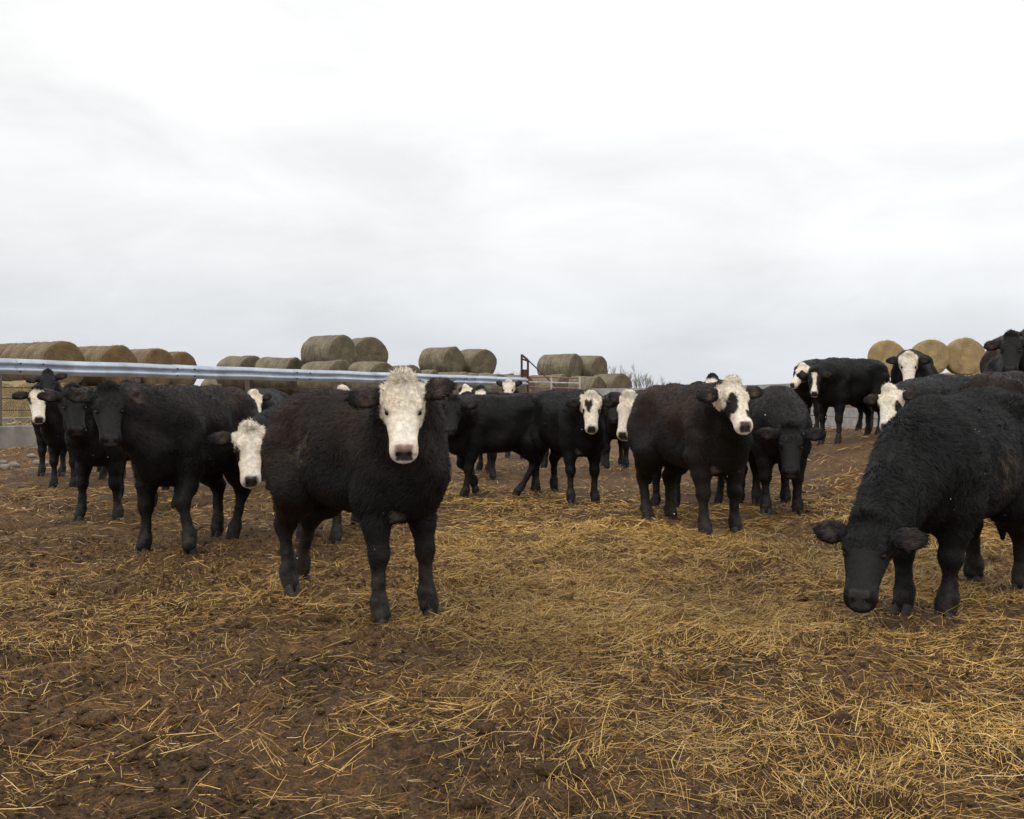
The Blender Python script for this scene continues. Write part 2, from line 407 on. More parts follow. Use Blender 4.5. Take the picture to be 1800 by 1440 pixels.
STRAW_COLS = np.array([(.66, .44, .13), (.54, .335, .09), (.42, .24, .06), (.29, .15, .038), (.16, .08, .024), (.62, .44, .17), (.70, .55, .27)])
def build_straw():
    def sample(n, ymin, ymax, spread):
        # uniform over the trapezoid of yard in front of the herd
        out = np.zeros((0, 2))
        while len(out) < n:
            k = n * 3
            y = np.sqrt(rng.uniform(ymin**2, ymax**2, k)); x = rng.uniform(-1, 1, k) * (y * .60 + .5)
            keep = rng.uniform(0, 1.15, k) < straw_density(x, y)
            out = np.concatenate([out, np.stack([x[keep], y[keep]], 1)])
        return out[:n]
    parts = []
    for n, y0, y1, l0, l1, w0, w1, pal in ((17000, 2.3, 7.0, .06, .29, .0012, .0029, (.22, .28, .23, .13, .05, .06, .03)),
                                           (42000, 5.5, 13.5, .03, .20, .002, .0045, (.16, .22, .24, .19, .09, .07, .03)),
                                           (140000, 2.3, 9.0, .012, .090, .0011, .0028, (.12, .22, .26, .22, .12, .05, .01)),
                                           (16000, 9.0, 20, .06, .2, .006, .010, (.1, .2, .25, .25, .15, .04, .01))):
        xy = sample(n, y0, y1, 1)
        ln = l0 + (l1 - l0) * rng.beta(1.3, 2.6, n)
        w = rng.uniform(w0, w1, n)
        th = rng.uniform(0, 2*math.pi, n)
        # local combing: neighbours lie roughly alike
        comb = fbm(xy[:, 0]*1.4, xy[:, 1]*1.4, oct=2, seed=77) * 3.0
        th = np.where(rng.uniform(0, 1, n) < .45, comb + rng.normal(0, .45, n), th)
        D = np.stack([np.cos(th), np.sin(th), np.zeros(n)], 1)
        z0 = ground_z(xy[:, 0], xy[:, 1])
        z1 = ground_z(xy[:, 0] + D[:, 0]*ln, xy[:, 1] + D[:, 1]*ln)
        h0 = rng.exponential(.007, n) + .003; h1 = np.where(rng.uniform(0, 1, n) < .10, np.minimum(rng.exponential(.05, n), .5*ln), np.minimum(rng.exponential(.010, n), .4*ln)) + .003
        P = np.stack([xy[:, 0], xy[:, 1], z0 + h0], 1)
        ci = rng.choice(len(STRAW_COLS), n, p=pal)
        tone = np.clip(.98 + .6*fbm(xy[:, 0]*.8, xy[:, 1]*.8, oct=3, seed=91), .5, 1.35)
        col = STRAW_COLS[ci] * (rng.uniform(.68, 1.12, n)*tone)[:, None]
        bend = rng.normal(0, .16, n)
        parts.append(ribbons(P, D, ln, w, z1 + h1 - z0 - h0, bend, col))
    fp = np.array([p for p in FEET if p[1] < 12.5])             # stalks lying against and over the hooves
    n = 34*len(fp); c0 = np.repeat(fp, 34, 0) + rng.normal(0, .085, (n, 2))
    kp = rng.uniform(0, 1, n) < np.clip(straw_density(c0[:, 0], c0[:, 1])*1.3, .12, 1); c0 = c0[kp]; n = len(c0)
    ln = rng.uniform(.04, .16, n); th = rng.uniform(0, 2*math.pi, n); D = np.stack([np.cos(th), np.sin(th), np.zeros(n)], 1)
    P = np.stack([c0[:, 0], c0[:, 1], ground_z(c0[:, 0], c0[:, 1]) + rng.uniform(.003, .035, n)], 1)
    parts.append(ribbons(P, D, ln, rng.uniform(.002, .004, n), np.minimum(rng.exponential(.03, n), .5*ln), rng.normal(0, .16, n), STRAW_COLS[rng.choice(5, n)]*rng.uniform(.6, 1, n)[:, None]))
    V, Q, Cc, off = [], [], [], 0
    for v, q, c in parts:
        V.append(v); Q.append(q + off); Cc.append(c); off += len(v)
    o = link("straw", mesh_np("straw", np.concatenate(V), quads=np.concatenate(Q), col=np.concatenate(Cc), smooth=False), M_STRAW)
    tag(o, "loose yellow straw bedding scattered over the mud", "straw", kind="stuff")

def build_clods():
    # crumbs of dung and mud: too many to count
    n = 5200
    y = np.sqrt(rng.uniform(2.3**2, 12**2, n)); x = rng.uniform(-1, 1, n) * (y*.58 + .3)
    keep = rng.uniform(0, 1, n) < (.35 + .65 * (1 - np.clip(straw_density(x, y), 0, 1)))
    keep &= fbm(x*1.1, y*1.1, oct=2, seed=55) > -.12
    x, y = x[keep], y[keep]; n = len(x)
    phi = (1 + 5**.5) / 2
    ico = np.array([(-1,phi,0),(1,phi,0),(-1,-phi,0),(1,-phi,0),(0,-1,phi),(0,1,phi),(0,-1,-phi),(0,1,-phi),(phi,0,-1),(phi,0,1),(-phi,0,-1),(-phi,0,1)]) / 1.9
    T0 = np.array([(0,11,5),(0,5,1),(0,1,7),(0,7,10),(0,10,11),(1,5,9),(5,11,4),(11,10,2),(10,7,6),(7,1,8),(3,9,4),(3,4,2),(3,2,6),(3,6,8),(3,8,9),(4,9,5),(2,4,11),(6,2,10),(8,6,7),(9,8,1)])
    r = rng.gamma(1.8, .006, n) + .006
    V = ico[None] * (r[:, None, None] * rng.uniform(.6, 1.3, (n, 12, 1))) * np.array((1.25, 1.0, .6))
    a = rng.uniform(0, 6.28, n); ca, sa = np.cos(a)[:, None], np.sin(a)[:, None]
    V = np.stack([V[..., 0]*ca - V[..., 1]*sa, V[..., 0]*sa + V[..., 1]*ca, V[..., 2]], -1)
    V += np.stack([x, y, ground_z(x, y) + r*.15], -1)[:, None]
    T = (np.arange(n)*12)[:, None, None] + T0[None]
    o = link("mud_clods", mesh_np("mud_clods", V.reshape(-1, 3), tris=T.reshape(-1, 3), extra={"litter": np.zeros(n*12)}), M_GROUND)
    tag(o, "small dark crumbs of mud and dung lying in the straw", "mud clods", kind="stuff")
build_clods()

def build_crumbs():
    n = 60000
    y = np.sqrt(rng.uniform(2.3**2, 8.5**2, n)); x = rng.uniform(-1, 1, n) * (y*.56 + .3)
    keep = fbm(x*2.1, y*2.1, oct=3, seed=56) + rng.normal(0, .18, n) > -.05
    x, y = x[keep], y[keep]; n = len(x)
    oc = np.array([(1,0,0),(-1,0,0),(0,1,0),(0,-1,0),(0,0,1),(0,0,-1)], float)
    T0 = np.array([(0,2,4),(2,1,4),(1,3,4),(3,0,4),(2,0,5),(1,2,5),(3,1,5),(0,3,5)])
    r = rng.gamma(2.0, .0022, n) + .002
    V = oc[None]*(r[:, None, None]*rng.uniform(.5, 1.5, (n, 6, 1)))
    a = rng.uniform(0, 6.28, n); ca, sa = np.cos(a)[:, None], np.sin(a)[:, None]
    V = np.stack([V[..., 0]*ca - V[..., 1]*sa, V[..., 0]*sa + V[..., 1]*ca, V[..., 2]], -1) + np.stack([x, y, ground_z(x, y) + r*.35], -1)[:, None]
    T = (np.arange(n)*6)[:, None, None] + T0[None]
    o = link("mud_crumbs", mesh_np("mud_crumbs", V.reshape(-1, 3), tris=T.reshape(-1, 3), smooth=False, extra={"litter": np.zeros(n*6)}), M_GROUND)
    tag(o, "fine crumbled mud strewn over the yard", "mud crumbs", kind="stuff")
build_crumbs()

# ------------------------------------------------------------------ cattle: one skin grown from a distance field
def surface_nets(F, org, h):
    nx, ny, nz = F.shape
    S = F < 0
    P = np.zeros((nx-1, ny-1, nz-1, 3), np.float32); cnt = np.zeros((nx-1, ny-1, nz-1), np.float32)
    sl = lambda d, n: slice(d, n-1+d)
    for ax in range(3):
        for a in (0, 1):
            for b in (0, 1):
                o0 = [0, 0, 0]; o1 = [0, 0, 0]
                oth = [k for k in range(3) if k != ax]
                o0[oth[0]] = o1[oth[0]] = a; o0[oth[1]] = o1[oth[1]] = b; o1[ax] = 1
                A = F[sl(o0[0], nx), sl(o0[1], ny), sl(o0[2], nz)]; B = F[sl(o1[0], nx), sl(o1[1], ny), sl(o1[2], nz)]
                I = np.nonzero((A < 0) != (B < 0))
                t = A[I] / (A[I] - B[I])
                v = np.zeros((len(t), 3), np.float32); v[:, oth[0]] = a; v[:, oth[1]] = b; v[:, ax] = t
                P[I] += v; cnt[I] += 1
    act = cnt > 0
    ids = np.full(act.shape, -1, np.int64); ids[act] = np.arange(act.sum())
    ijk = np.stack(np.nonzero(act), 1)
    V = (ijk + P[act] / cnt[act][:, None]) * h + org
    quads = []
    for ax in range(3):
        u, w = (ax+1) % 3, (ax+2) % 3
        s0 = [slice(None)]*3; s1 = [slice(None)]*3
        s0[ax] = slice(0, -1); s1[ax] = slice(1, None)
        ch = S[tuple(s0)] != S[tuple(s1)]
        I = np.stack(np.nonzero(ch), 1)
        I = I[(I[:, u] > 0) & (I[:, w] > 0) & (I[:, u] < F.shape[u]-1) & (I[:, w] < F.shape[w]-1)]
        def cid(du, dw):
            J = I.copy(); J[:, u] += du; J[:, w] += dw
            return ids[J[:, 0], J[:, 1], J[:, 2]]
        q = np.stack([cid(-1, -1), cid(0, -1), cid(0, 0), cid(-1, 0)], 1)
        inside = S[I[:, 0], I[:, 1], I[:, 2]]
        q[~inside] = q[~inside][:, ::-1]
        quads.append(q)
    return V, np.concatenate(quads)

def smin(a, b, k):
    hh = np.clip(k - np.abs(a - b), 0, None) / k
    return np.minimum(a, b) - hh*hh*k*.25

class Field:
    def __init__(s, lo, hi, h):
        s.h = h; s.lo = np.array(lo, float)
        s.n = np.ceil((np.array(hi) - s.lo) / h).astype(int) + 1
        s.F = np.full(tuple(s.n), 1.0, np.float32)
        s.ax = [s.lo[k] + h*np.arange(s.n[k]) for k in range(3)]
    def sub(s, lo, hi):
        a = np.clip(np.floor((np.array(lo) - s.lo)/s.h).astype(int), 0, s.n)
        b = np.clip(np.ceil((np.array(hi) - s.lo)/s.h).astype(int) + 1, 0, s.n)
        sl = tuple(slice(a[k], b[k]) for k in range(3))
        g = np.meshgrid(*(s.ax[k][sl[k]] for k in range(3)), indexing='ij')
        return sl, np.stack(g, -1)
    def chain(s, pts, rad, k=.05, flat=None):
        """pts joints, rad radii; flat=(axis vector, factor): squash along that axis"""
        pts = np.asarray(pts, float); rad = np.asarray(rad, float)
        for p0, p1, r0, r1 in zip(pts[:-1], pts[1:], rad[:-1], rad[1:]):
            R = max(r0, r1) + .10
            sl, G = s.sub(np.minimum(p0, p1) - R, np.maximum(p0, p1) + R)
            if G.size == 0: continue
            d = p1 - p0; q = G - p0
            t = np.clip((q @ d) / (d @ d + 1e-12), 0, 1)
            q = q - t[..., None]*d
            r = r0 + (r1 - r0)*t
            if flat is not None:
                a, f = np.array(flat[0], float), flat[1]
                c = q @ a
                q = q + (c*(1/f - 1))[..., None]*a
                dd = (np.linalg.norm(q, axis=-1) - r) * (f if f < 1 else 1)**.7
            else:
                dd = np.linalg.norm(q, axis=-1) - r
            s.F[sl] = smin(s.F[sl], dd.astype(np.float32), k)
    def dent(s, c, r, k=.01):
        sl, G = s.sub(np.array(c) - r - .05, np.array(c) + r + .05)
        if G.size == 0: return
        dd = r - np.linalg.norm(G - np.array(c), axis=-1)
        s.F[sl] = -smin(-s.F[sl], -dd.astype(np.float32), k)

TORSO = np.array([(-.78, .99, .05, .04), (-.755, .985, .140, .10), (-.70, .97, .205, .165), (-.60, .95, .255, .212), (-.42, .915, .290, .238),
                  (-.18, .880, .328, .262), (.08, .868, .342, .265), (.28, .872, .340, .245), (.46, .880, .328, .218), (.60, .88, .280, .180),
                  (.70, .875, .210, .140), (.765, .87, .125, .085), (.79, .87, .05, .04)])
HEAD = np.array([(-.045, .03, -.03, -.07), (-.03, .058, -.012, -.10), (0, .082, .004, -.14), (.04, .098, .016, -.172), (.10, .109, .020, -.200), (.17, .112, .018, -.212),
                 (.24, .101, .010, -.192), (.31, .089, .004, -.160), (.37, .083, .002, -.138), (.42, .085, .001, -.130), (.455, .085, -.003, -.128), (.485, .075, -.010, -.122), (.51, .045, -.030, -.108), (.522, .02, -.05, -.09)])

def pchip(x, xs, ys):
    """smooth-ish interpolation (Catmull-Rom on an uneven grid)"""
    i = np.clip(np.searchsorted(xs, x) - 1, 0, len(xs)-2)
    m = np.gradient(ys, xs)
    h = xs[i+1] - xs[i]; t = (x - xs[i]) / h
    t = np.clip(t, 0, 1)
    return ((2*t**3-3*t**2+1)*ys[i] + (t**3-2*t**2+t)*h*m[i] + (-2*t**3+3*t**2)*ys[i+1] + (t**3-t**2)*h*m[i+1])

def head_frame(yaw, pitch, roll=0.0):
    cp, sp, cy, sy = math.cos(pitch), math.sin(pitch), math.cos(yaw), math.sin(yaw)
    f = np.array((cp*cy, cp*sy, -sp)); u = np.array((sp*cy, sp*sy, cp)); s = np.cross(u, f)
    cr, sr = math.cos(roll), math.sin(roll)
    return f, s*cr + u*sr, u*cr - s*sr

def grow_body(sp):
    """sp: dict of joints in the animal's own space; gives vertices, quads"""
    h = sp['res']; S = sp['size']; poll = sp['poll']; f, s, u = sp['frame']; hs = sp['hs']
    feet = sp['feet']
    lo = np.array((-1.0*S, -.42*S, -.06)); hi = np.array((.95*S, .42*S, 1.36*S))
    for fx in feet.values():
        lo = np.minimum(lo, np.array(fx) - .12); hi = np.maximum(hi, np.array(fx) + .12)
    for c in (poll, poll + f*.5*hs, poll + s*.30*hs, poll - s*.30*hs, poll - u*.26*hs, poll + u*.05):
        lo = np.minimum(lo, c - .12); hi = np.maximum(hi, c + .12)
    lo[2] = max(lo[2], -.12)
    fld = Field(lo, hi, h)
    fat = sp.get('fat', 1.0)
    # torso
    sl, G = fld.sub(np.array((-.80, -.36*fat, .46))*S, np.array((.81, .36*fat, 1.27))*S)
    xs = TORSO[:, 0]*S; x = G[..., 0]
    zc, hh, hw = (pchip(x, xs, TORSO[:, k]*S) for k in (1, 2, 3))
    hw = np.maximum(hw*fat, .01); hh = np.maximum(hh, .01)
    zz = (G[..., 2] - zc)/hh
    # flatter along the back, deeper below
    hw2 = hw * (1 - .10*np.clip(zz, -1, 1) - .05*zz*zz)
    e = 2.35
    rho = (np.abs(G[..., 1]/hw2)**e + np.abs(zz)**e)**(1/e)
    d = (rho - 1)*np.minimum(hw, hh)
    d = np.maximum(d, np.maximum(xs[0] - x, x - xs[-1]))
    fld.F[sl] = np.minimum(fld.F[sl], d.astype(np.float32))
    # hips, withers ridge, brisket
    fld.chain(np.array([(-.66, 0, 1.14 + sp.get('rump', 0)), (-.3, 0, 1.15 + sp.get('rump', 0)*.6), (.1, 0, 1.14), (.42, 0, 1.14)])*S, np.array((.07, .07, .07, .09))*S, .08)
    for y in (-1, 1):
        fld.chain(np.array([(-.48, .150*y*fat, 1.095 + sp.get('rump', 0)), (-.66, .10*y, 1.06 + sp.get('rump', 0))])*S, np.array((.080, .085))*S, .08)
    # legs
    for key, y in (('fl', 1), ('fr', -1), ('hl', 1), ('hr', -1)):
        ft = np.array(feet[key]); lift = sp.get('lift', {}).get(key, 0)
        if key[0] == 'f':
            J = np.array([(.44, .12*y, .86), (.415, .155*y, .66), (.44, .155*y, .50), (.455, .15*y, .355), (.45, .15*y, .21), (.455, .15*y, .115), (.475, .15*y, .055), (.48, .15*y, .03)])*S
            R = np.array((.160, .112, .067, .050, .0295, .041, .042, .041))*S*sp.get('leg', 1); base = np.array((.48*S, .15*y*S, 0))
        else:
            J = np.array([(-.47, .13*y, .86), (-.38, .165*y, .66), (-.48, .158*y, .53), (-.605, .15*y, .41), (-.59, .15*y, .24), (-.575, .15*y, .12), (-.55, .15*y, .055), (-.545, .15*y, .03)])*S
            R = np.array((.200, .152, .098, .056, .0325, .042, .043, .041))*S*sp.get('leg', 1); base = np.array((-.545*S, .15*y*S, 0))
        off = ft - base
        wgt = np.clip((.72*S - J[:, 2])/(.69*S), 0, 1)[:, None]
        if lift:                                        # a lifted, bent leg: knee forward, foot folded back
            J[3:] += np.array((.06, 0, .03))*S*(1 if key[0] == 'f' else 1)
            tw = np.array([0, 0, .1, .25, .6, .9, 1, 1])[:, None]
            J = J + off*tw
        else:
            J = J + off*wgt
        fld.chain(J, R, .045)
    for y in (-1, 1):                                   # hollow of the flank, fold behind the elbow
        fld.dent(np.array((-.31, .455*y*fat, .95))*S, .225*S, .10)
        fld.dent(np.array((.20, .455*y*fat, .80))*S, .215*S, .08)
        fld.dent(np.array((.62, .36*y*fat, .98))*S, .18*S, .08)
    for y in (-1, 1):                                   # back of the thigh
        ko = np.array(feet['hl' if y > 0 else 'hr']) - np.array((-.545*S, .15*y*S, 0))
        fld.chain(np.array([(-.63, .115*y, .93), (-.625, .135*y, .74), (-.60, .15*y, .56)])*S + ko*np.array([[0], [.1], [.3]])*np.array((1, 1, 0)), np.array((.12, .105, .06))*S, .07)
    # tail
    T = sp.get('tail', 0.0)
    fld.chain(np.array([(-.71, 0, 1.11), (-.775, .01, 1.02), (-.80, .015+T*.5, .80), (-.785, .02+T, .58), (-.775, .02+T, .44), (-.77, .02+T, .34)])*S, np.array((.05, .038, .026, .026, .04, .02))*S, .025)
    # neck: a bezier from the shoulders to the back of the head, and the throat below it
    b0 = np.array((.40, 0, .95))*S; b3 = poll + f*.07*hs - u*.125*hs
    b2 = b3 - f*.05*hs*0 - (f*.25 + u*.02)*hs*0.4 + (b0 - b3)*.25; b1 = b0 + np.array((.22, 0, .06 if poll[2] > .9*S else -.02))*S
    ts = np.linspace(0, 1, 8)[:, None]
    B = (1-ts)**3*b0 + 3*(1-ts)**2*ts*b1 + 3*(1-ts)*ts**2*b2 + ts**3*b3
    fld.chain(B, np.interp(ts[:, 0], (0, .5, 1), (.235*S, .165*S, .108*hs)), .07)
    t0 = poll + f*.13*hs - u*.165*hs; t1 = np.array((.66, 0, .78))*S
    mid = (t0 + t1)/2 + np.array((.0, 0, -.02))
    fld.chain([t0, mid, t1, np.array((.60, 0, .66))*S, np.array((.44, 0, .60))*S], np.array((.070*hs, .090*S, .120*S, .11*S, .10*S)), .08)
    # head
    pad = .26*hs
    pts = np.array([poll + f*a*hs + s*b*hs + u*c*hs for a in (-.06, .5) for b in (-.13, .13) for c in (-.24, .04)])
    sl, G = fld.sub(pts.min(0) - .04, pts.max(0) + .04)
    q = (G - poll)/hs
    t, ss, uu = q @ f, q @ s, q @ u
    w, tp, bt = (pchip(t, HEAD[:, 0], HEAD[:, k]) for k in (1, 2, 3))
    cc = (tp + bt)/2; hv = np.maximum((tp - bt)/2, .008); w = np.maximum(w, .008)
    vv = (uu - cc)/hv
    w2 = w*(1 + .04*vv - .16*np.clip(-vv, 0, 1)**2)
    e = 2.7
    d = ((np.abs(ss/w2)**e + np.abs(vv)**e)**(1/e) - 1)*np.minimum(w, hv)
    d = np.maximum(d, np.maximum(HEAD[0, 0] - t, t - HEAD[-1, 0]))*hs
    g = ((t - .450)*.80 + (uu + .012)*.60)*hs                      # the slanting front of the muzzle
    d = -smin(-d, -g, .02)
    fld.F[sl] = smin(fld.F[sl], d.astype(np.float32), .03)
    L = lambda a, b, c: poll + (f*a + s*b + u*c)*hs
    for y in (-1, 1):
        fld.chain([L(.14, .078*y, .000), L(.19, .092*y, -.004)], (.030*hs, .024*hs), .03)     # brow
        fld.chain([L(.425, .042*y, -.026), L(.455, .048*y, -.046)], (.024*hs, .024*hs), .02)   # nostril wing
        fld.dent(L(.208, .112*y, -.022), .017*hs, .012)                                       # eye socket
        fld.dent(L(.480, .036*y, -.040), .016*hs, .008)                                        # nostril
        # ear: a leaf-shaped flap
        er, ed = sp['ear'][0 if y < 0 else 1], sp.get('ear_back', .15)
        dirv = s*y*math.cos(er) - f*math.sin(er) - u*ed; dirv /= np.linalg.norm(dirv)
        nrm = u*.9 + f*.35; nrm = nrm - dirv*(nrm @ dirv); nrm /= np.linalg.norm(nrm)
        e0 = L(.055, .085*y, -.075)
        sp.setdefault('ears', []).append((e0, dirv))
        El = .185*hs*sp.get('earlen', 1.0)
        fl = max(.30, .0155/ .05 * (h/.012) * .9)
        fld.chain([e0, e0 + dirv*.06*hs, e0 + dirv*(.06*hs + El*.35), e0 + dirv*(.06*hs + El*.68), e0 + dirv*(.06*hs + El*.95)],
                  np.array((.036, .050, .066, .056, .022))*hs, .012, flat=(nrm, min(fl, .6)))
        fld.dent(e0 + dirv*(.055*hs + El*.42) + nrm*.030*hs, .026*hs, .014)
    fld.chain([L(-.01, -.05, .0), L(-.02, 0, .012), L(-.01, .05, .0)], (.035*hs, .042*hs, .035*hs), .03)   # poll knob
    # lower lip
    fld.chain([L(.40, -.03, -.118), L(.43, 0, -.122), L(.40, .03, -.118)], (.022*hs, .026*hs, .022*hs), .02)
    V, Q = surface_nets(fld.F, lo, h)
    return V, Q

def vert_normals(V, Q):
    n = np.cross(V[Q[:, 2]] - V[Q[:, 0]], V[Q[:, 3]] - V[Q[:, 1]])
    N = np.zeros_like(V)
    for k in range(4): np.add.at(N, Q[:, k], n)
    return N / (np.linalg.norm(N, axis=1)[:, None] + 1e-12), n

def laplace(V, Q, it=1, lam=.5):
    for _ in range(it):
        A = np.zeros_like(V); c = np.zeros(len(V))
        for k in range(4):
            np.add.at(A, Q[:, k], V[Q[:, (k+1) % 4]] + V[Q[:, (k-1) % 4]]); np.add.at(c, Q[:, k], 2)
        V = V + lam*(A/c[:, None] - V)
    return V

# face markings in head space: t down the face, s to its left, u out of the forehead
def E(t, s, ct, cs, rt, rs, ang=0.0):
    a, b = t - ct, s - cs
    c, d = math.cos(ang), math.sin(ang)
    a, b = a*c + b*d, -a*d + b*c
    return 1 - np.sqrt((a/rt)**2 + (b/rs)**2)

def marking(kind, t, s, u, nz):
    if kind is None: return np.zeros_like(t)
    full = np.minimum.reduce([t + .055 + .02*nz, u + .185 + .03*nz + .25*np.clip(t-.22, 0, 1), .2 - np.abs(s)])
    full = np.where(t > .25, np.maximum(full, np.minimum(.02, u + .168 + .2*np.clip(t - .3, 0, 1))), full)
    if kind == 'full': w = full
    elif kind == 'all': w = np.full_like(t, .02) - .05*np.clip(-.02 - t, 0, 1)
    elif kind == 'full_low': w = np.minimum.reduce([t - .03 + .02*nz, .105 + .02*nz - np.abs(s)*1.0 + .5*np.clip(t - .25, 0, .1)])
    elif kind == 'goggle': w = np.minimum(full, -np.maximum(E(t, np.abs(s), .235, .115, .075, .032), -1))
    elif kind == 'heart':
        p = np.maximum(E(t, s, .165, -.047, .095, .031, .25), E(t, s, .14, -.012, .065, .027, -.2))
        p = np.maximum(p, E(t, np.abs(s), .235, .115, .035, .03))
        w = np.minimum(full, -p*.1 + .006*nz)
    elif kind == 'pirate':
        p = np.maximum(E(t, s, .225, -.062, .105, .045, -.12), E(t, s, .345, .062, .05, .034, .2))
        w = np.minimum(np.where((u < -.15) & (t > .05), .02, full), -p*.1 + .006*nz)
    elif kind == 'blaze':
        w = np.minimum.reduce([t - .05, .055 - .12*np.clip(t, 0, .22) + .25*np.clip(t - .30, 0, .1) - np.abs(s) + .01*nz + .10*np.clip(.1 - t, 0, .1)])
    elif kind == 'patch_eye_all':
        p = np.maximum(E(t, s, .22, -.085, .09, .05), E(t, s, .22, .085, .09, .05))
        w = np.minimum(.02 + 0*t, -p*.1)
    elif kind == 'patch_eye':
        p = np.maximum(E(t, s, .22, -.085, .09, .05), E(t, s, .22, .085, .09, .05))
        w = np.minimum(full, -p*.1)
    elif kind == 'forehead': w = np.minimum.reduce([t - .035 + .015*nz, .085 - np.abs(s) + .015*nz, .22 - t])
    elif kind == 'right_side': w = np.minimum.reduce([t - .0 + .015*nz, s + .055 + .02*nz + .25*np.clip(t-.25, 0, .2)])
    else: w = full
    return np.clip(w/.012 + .5, 0, 1)

BLACK = np.array((.0062, .0055, .0050)); BROWN = np.array((.029, .0145, .0085)); WHITE = np.array((.80, .725, .61))
MUDC = np.array((.042, .034, .027)); PINK = np.array((.42, .25, .19))

def hoof_mesh(scale=1.0):
    mb = MB()
    for y in (-1, 1):
        rings = []
        n = 12
        for z, a, b, cx in ((.085, .030, .020, -.002), (.06, .036, .024, .004), (.03, .044, .027, .012), (.0, .052, .030, .020), (-.015, .050, .029, .02)):
            for k in range(n):
                th = 2*math.pi*k/n
                x = math.cos(th)*a*(1.15 if math.cos(th) > 0 else .85); yy = math.sin(th)*b*(1 - .25*max(0, math.cos(th))**2)
                rings.append((cx + x, y*(.029 - .004*math.cos(th)) + yy, z))
        m_ = 5
        Q = [[i*n+k, i*n+(k+1) % n, (i+1)*n+(k+1) % n, (i+1)*n+k] for i in range(m_-1) for k in range(n)]
        Vv = np.array(rings + [(0.02, y*.03, -.015), (0, y*.03, .087)])*scale
        T = [[m_*n, (m_-1)*n+k, (m_-1)*n+(k+1) % n] for k in range(n)] + [[m_*n+1, (k+1) % n, k] for k in range(n)]
        mb.add(Vv, [q[::-1] for q in Q], [t[::-1] for t in T])
    return mb.mesh("hoof", smooth=True)

def ball(name, r, flat=.75):
    mb = MB(); n, mm = 14, 9; V = []
    for i in range(mm):
        ph = math.pi*(i + .0)/(mm - 1)
        for k in range(n):
            th = 2*math.pi*k/n
            V.append((r*math.sin(ph)*math.cos(th), r*math.sin(ph)*math.sin(th)*flat, r*math.cos(ph)))
    Q = [[i*n+k, (i+1)*n+k, (i+1)*n+(k+1) % n, i*n+(k+1) % n] for i in range(mm-1) for k in range(n)]
    mb.add(V, Q); return mb.mesh(name, smooth=True)

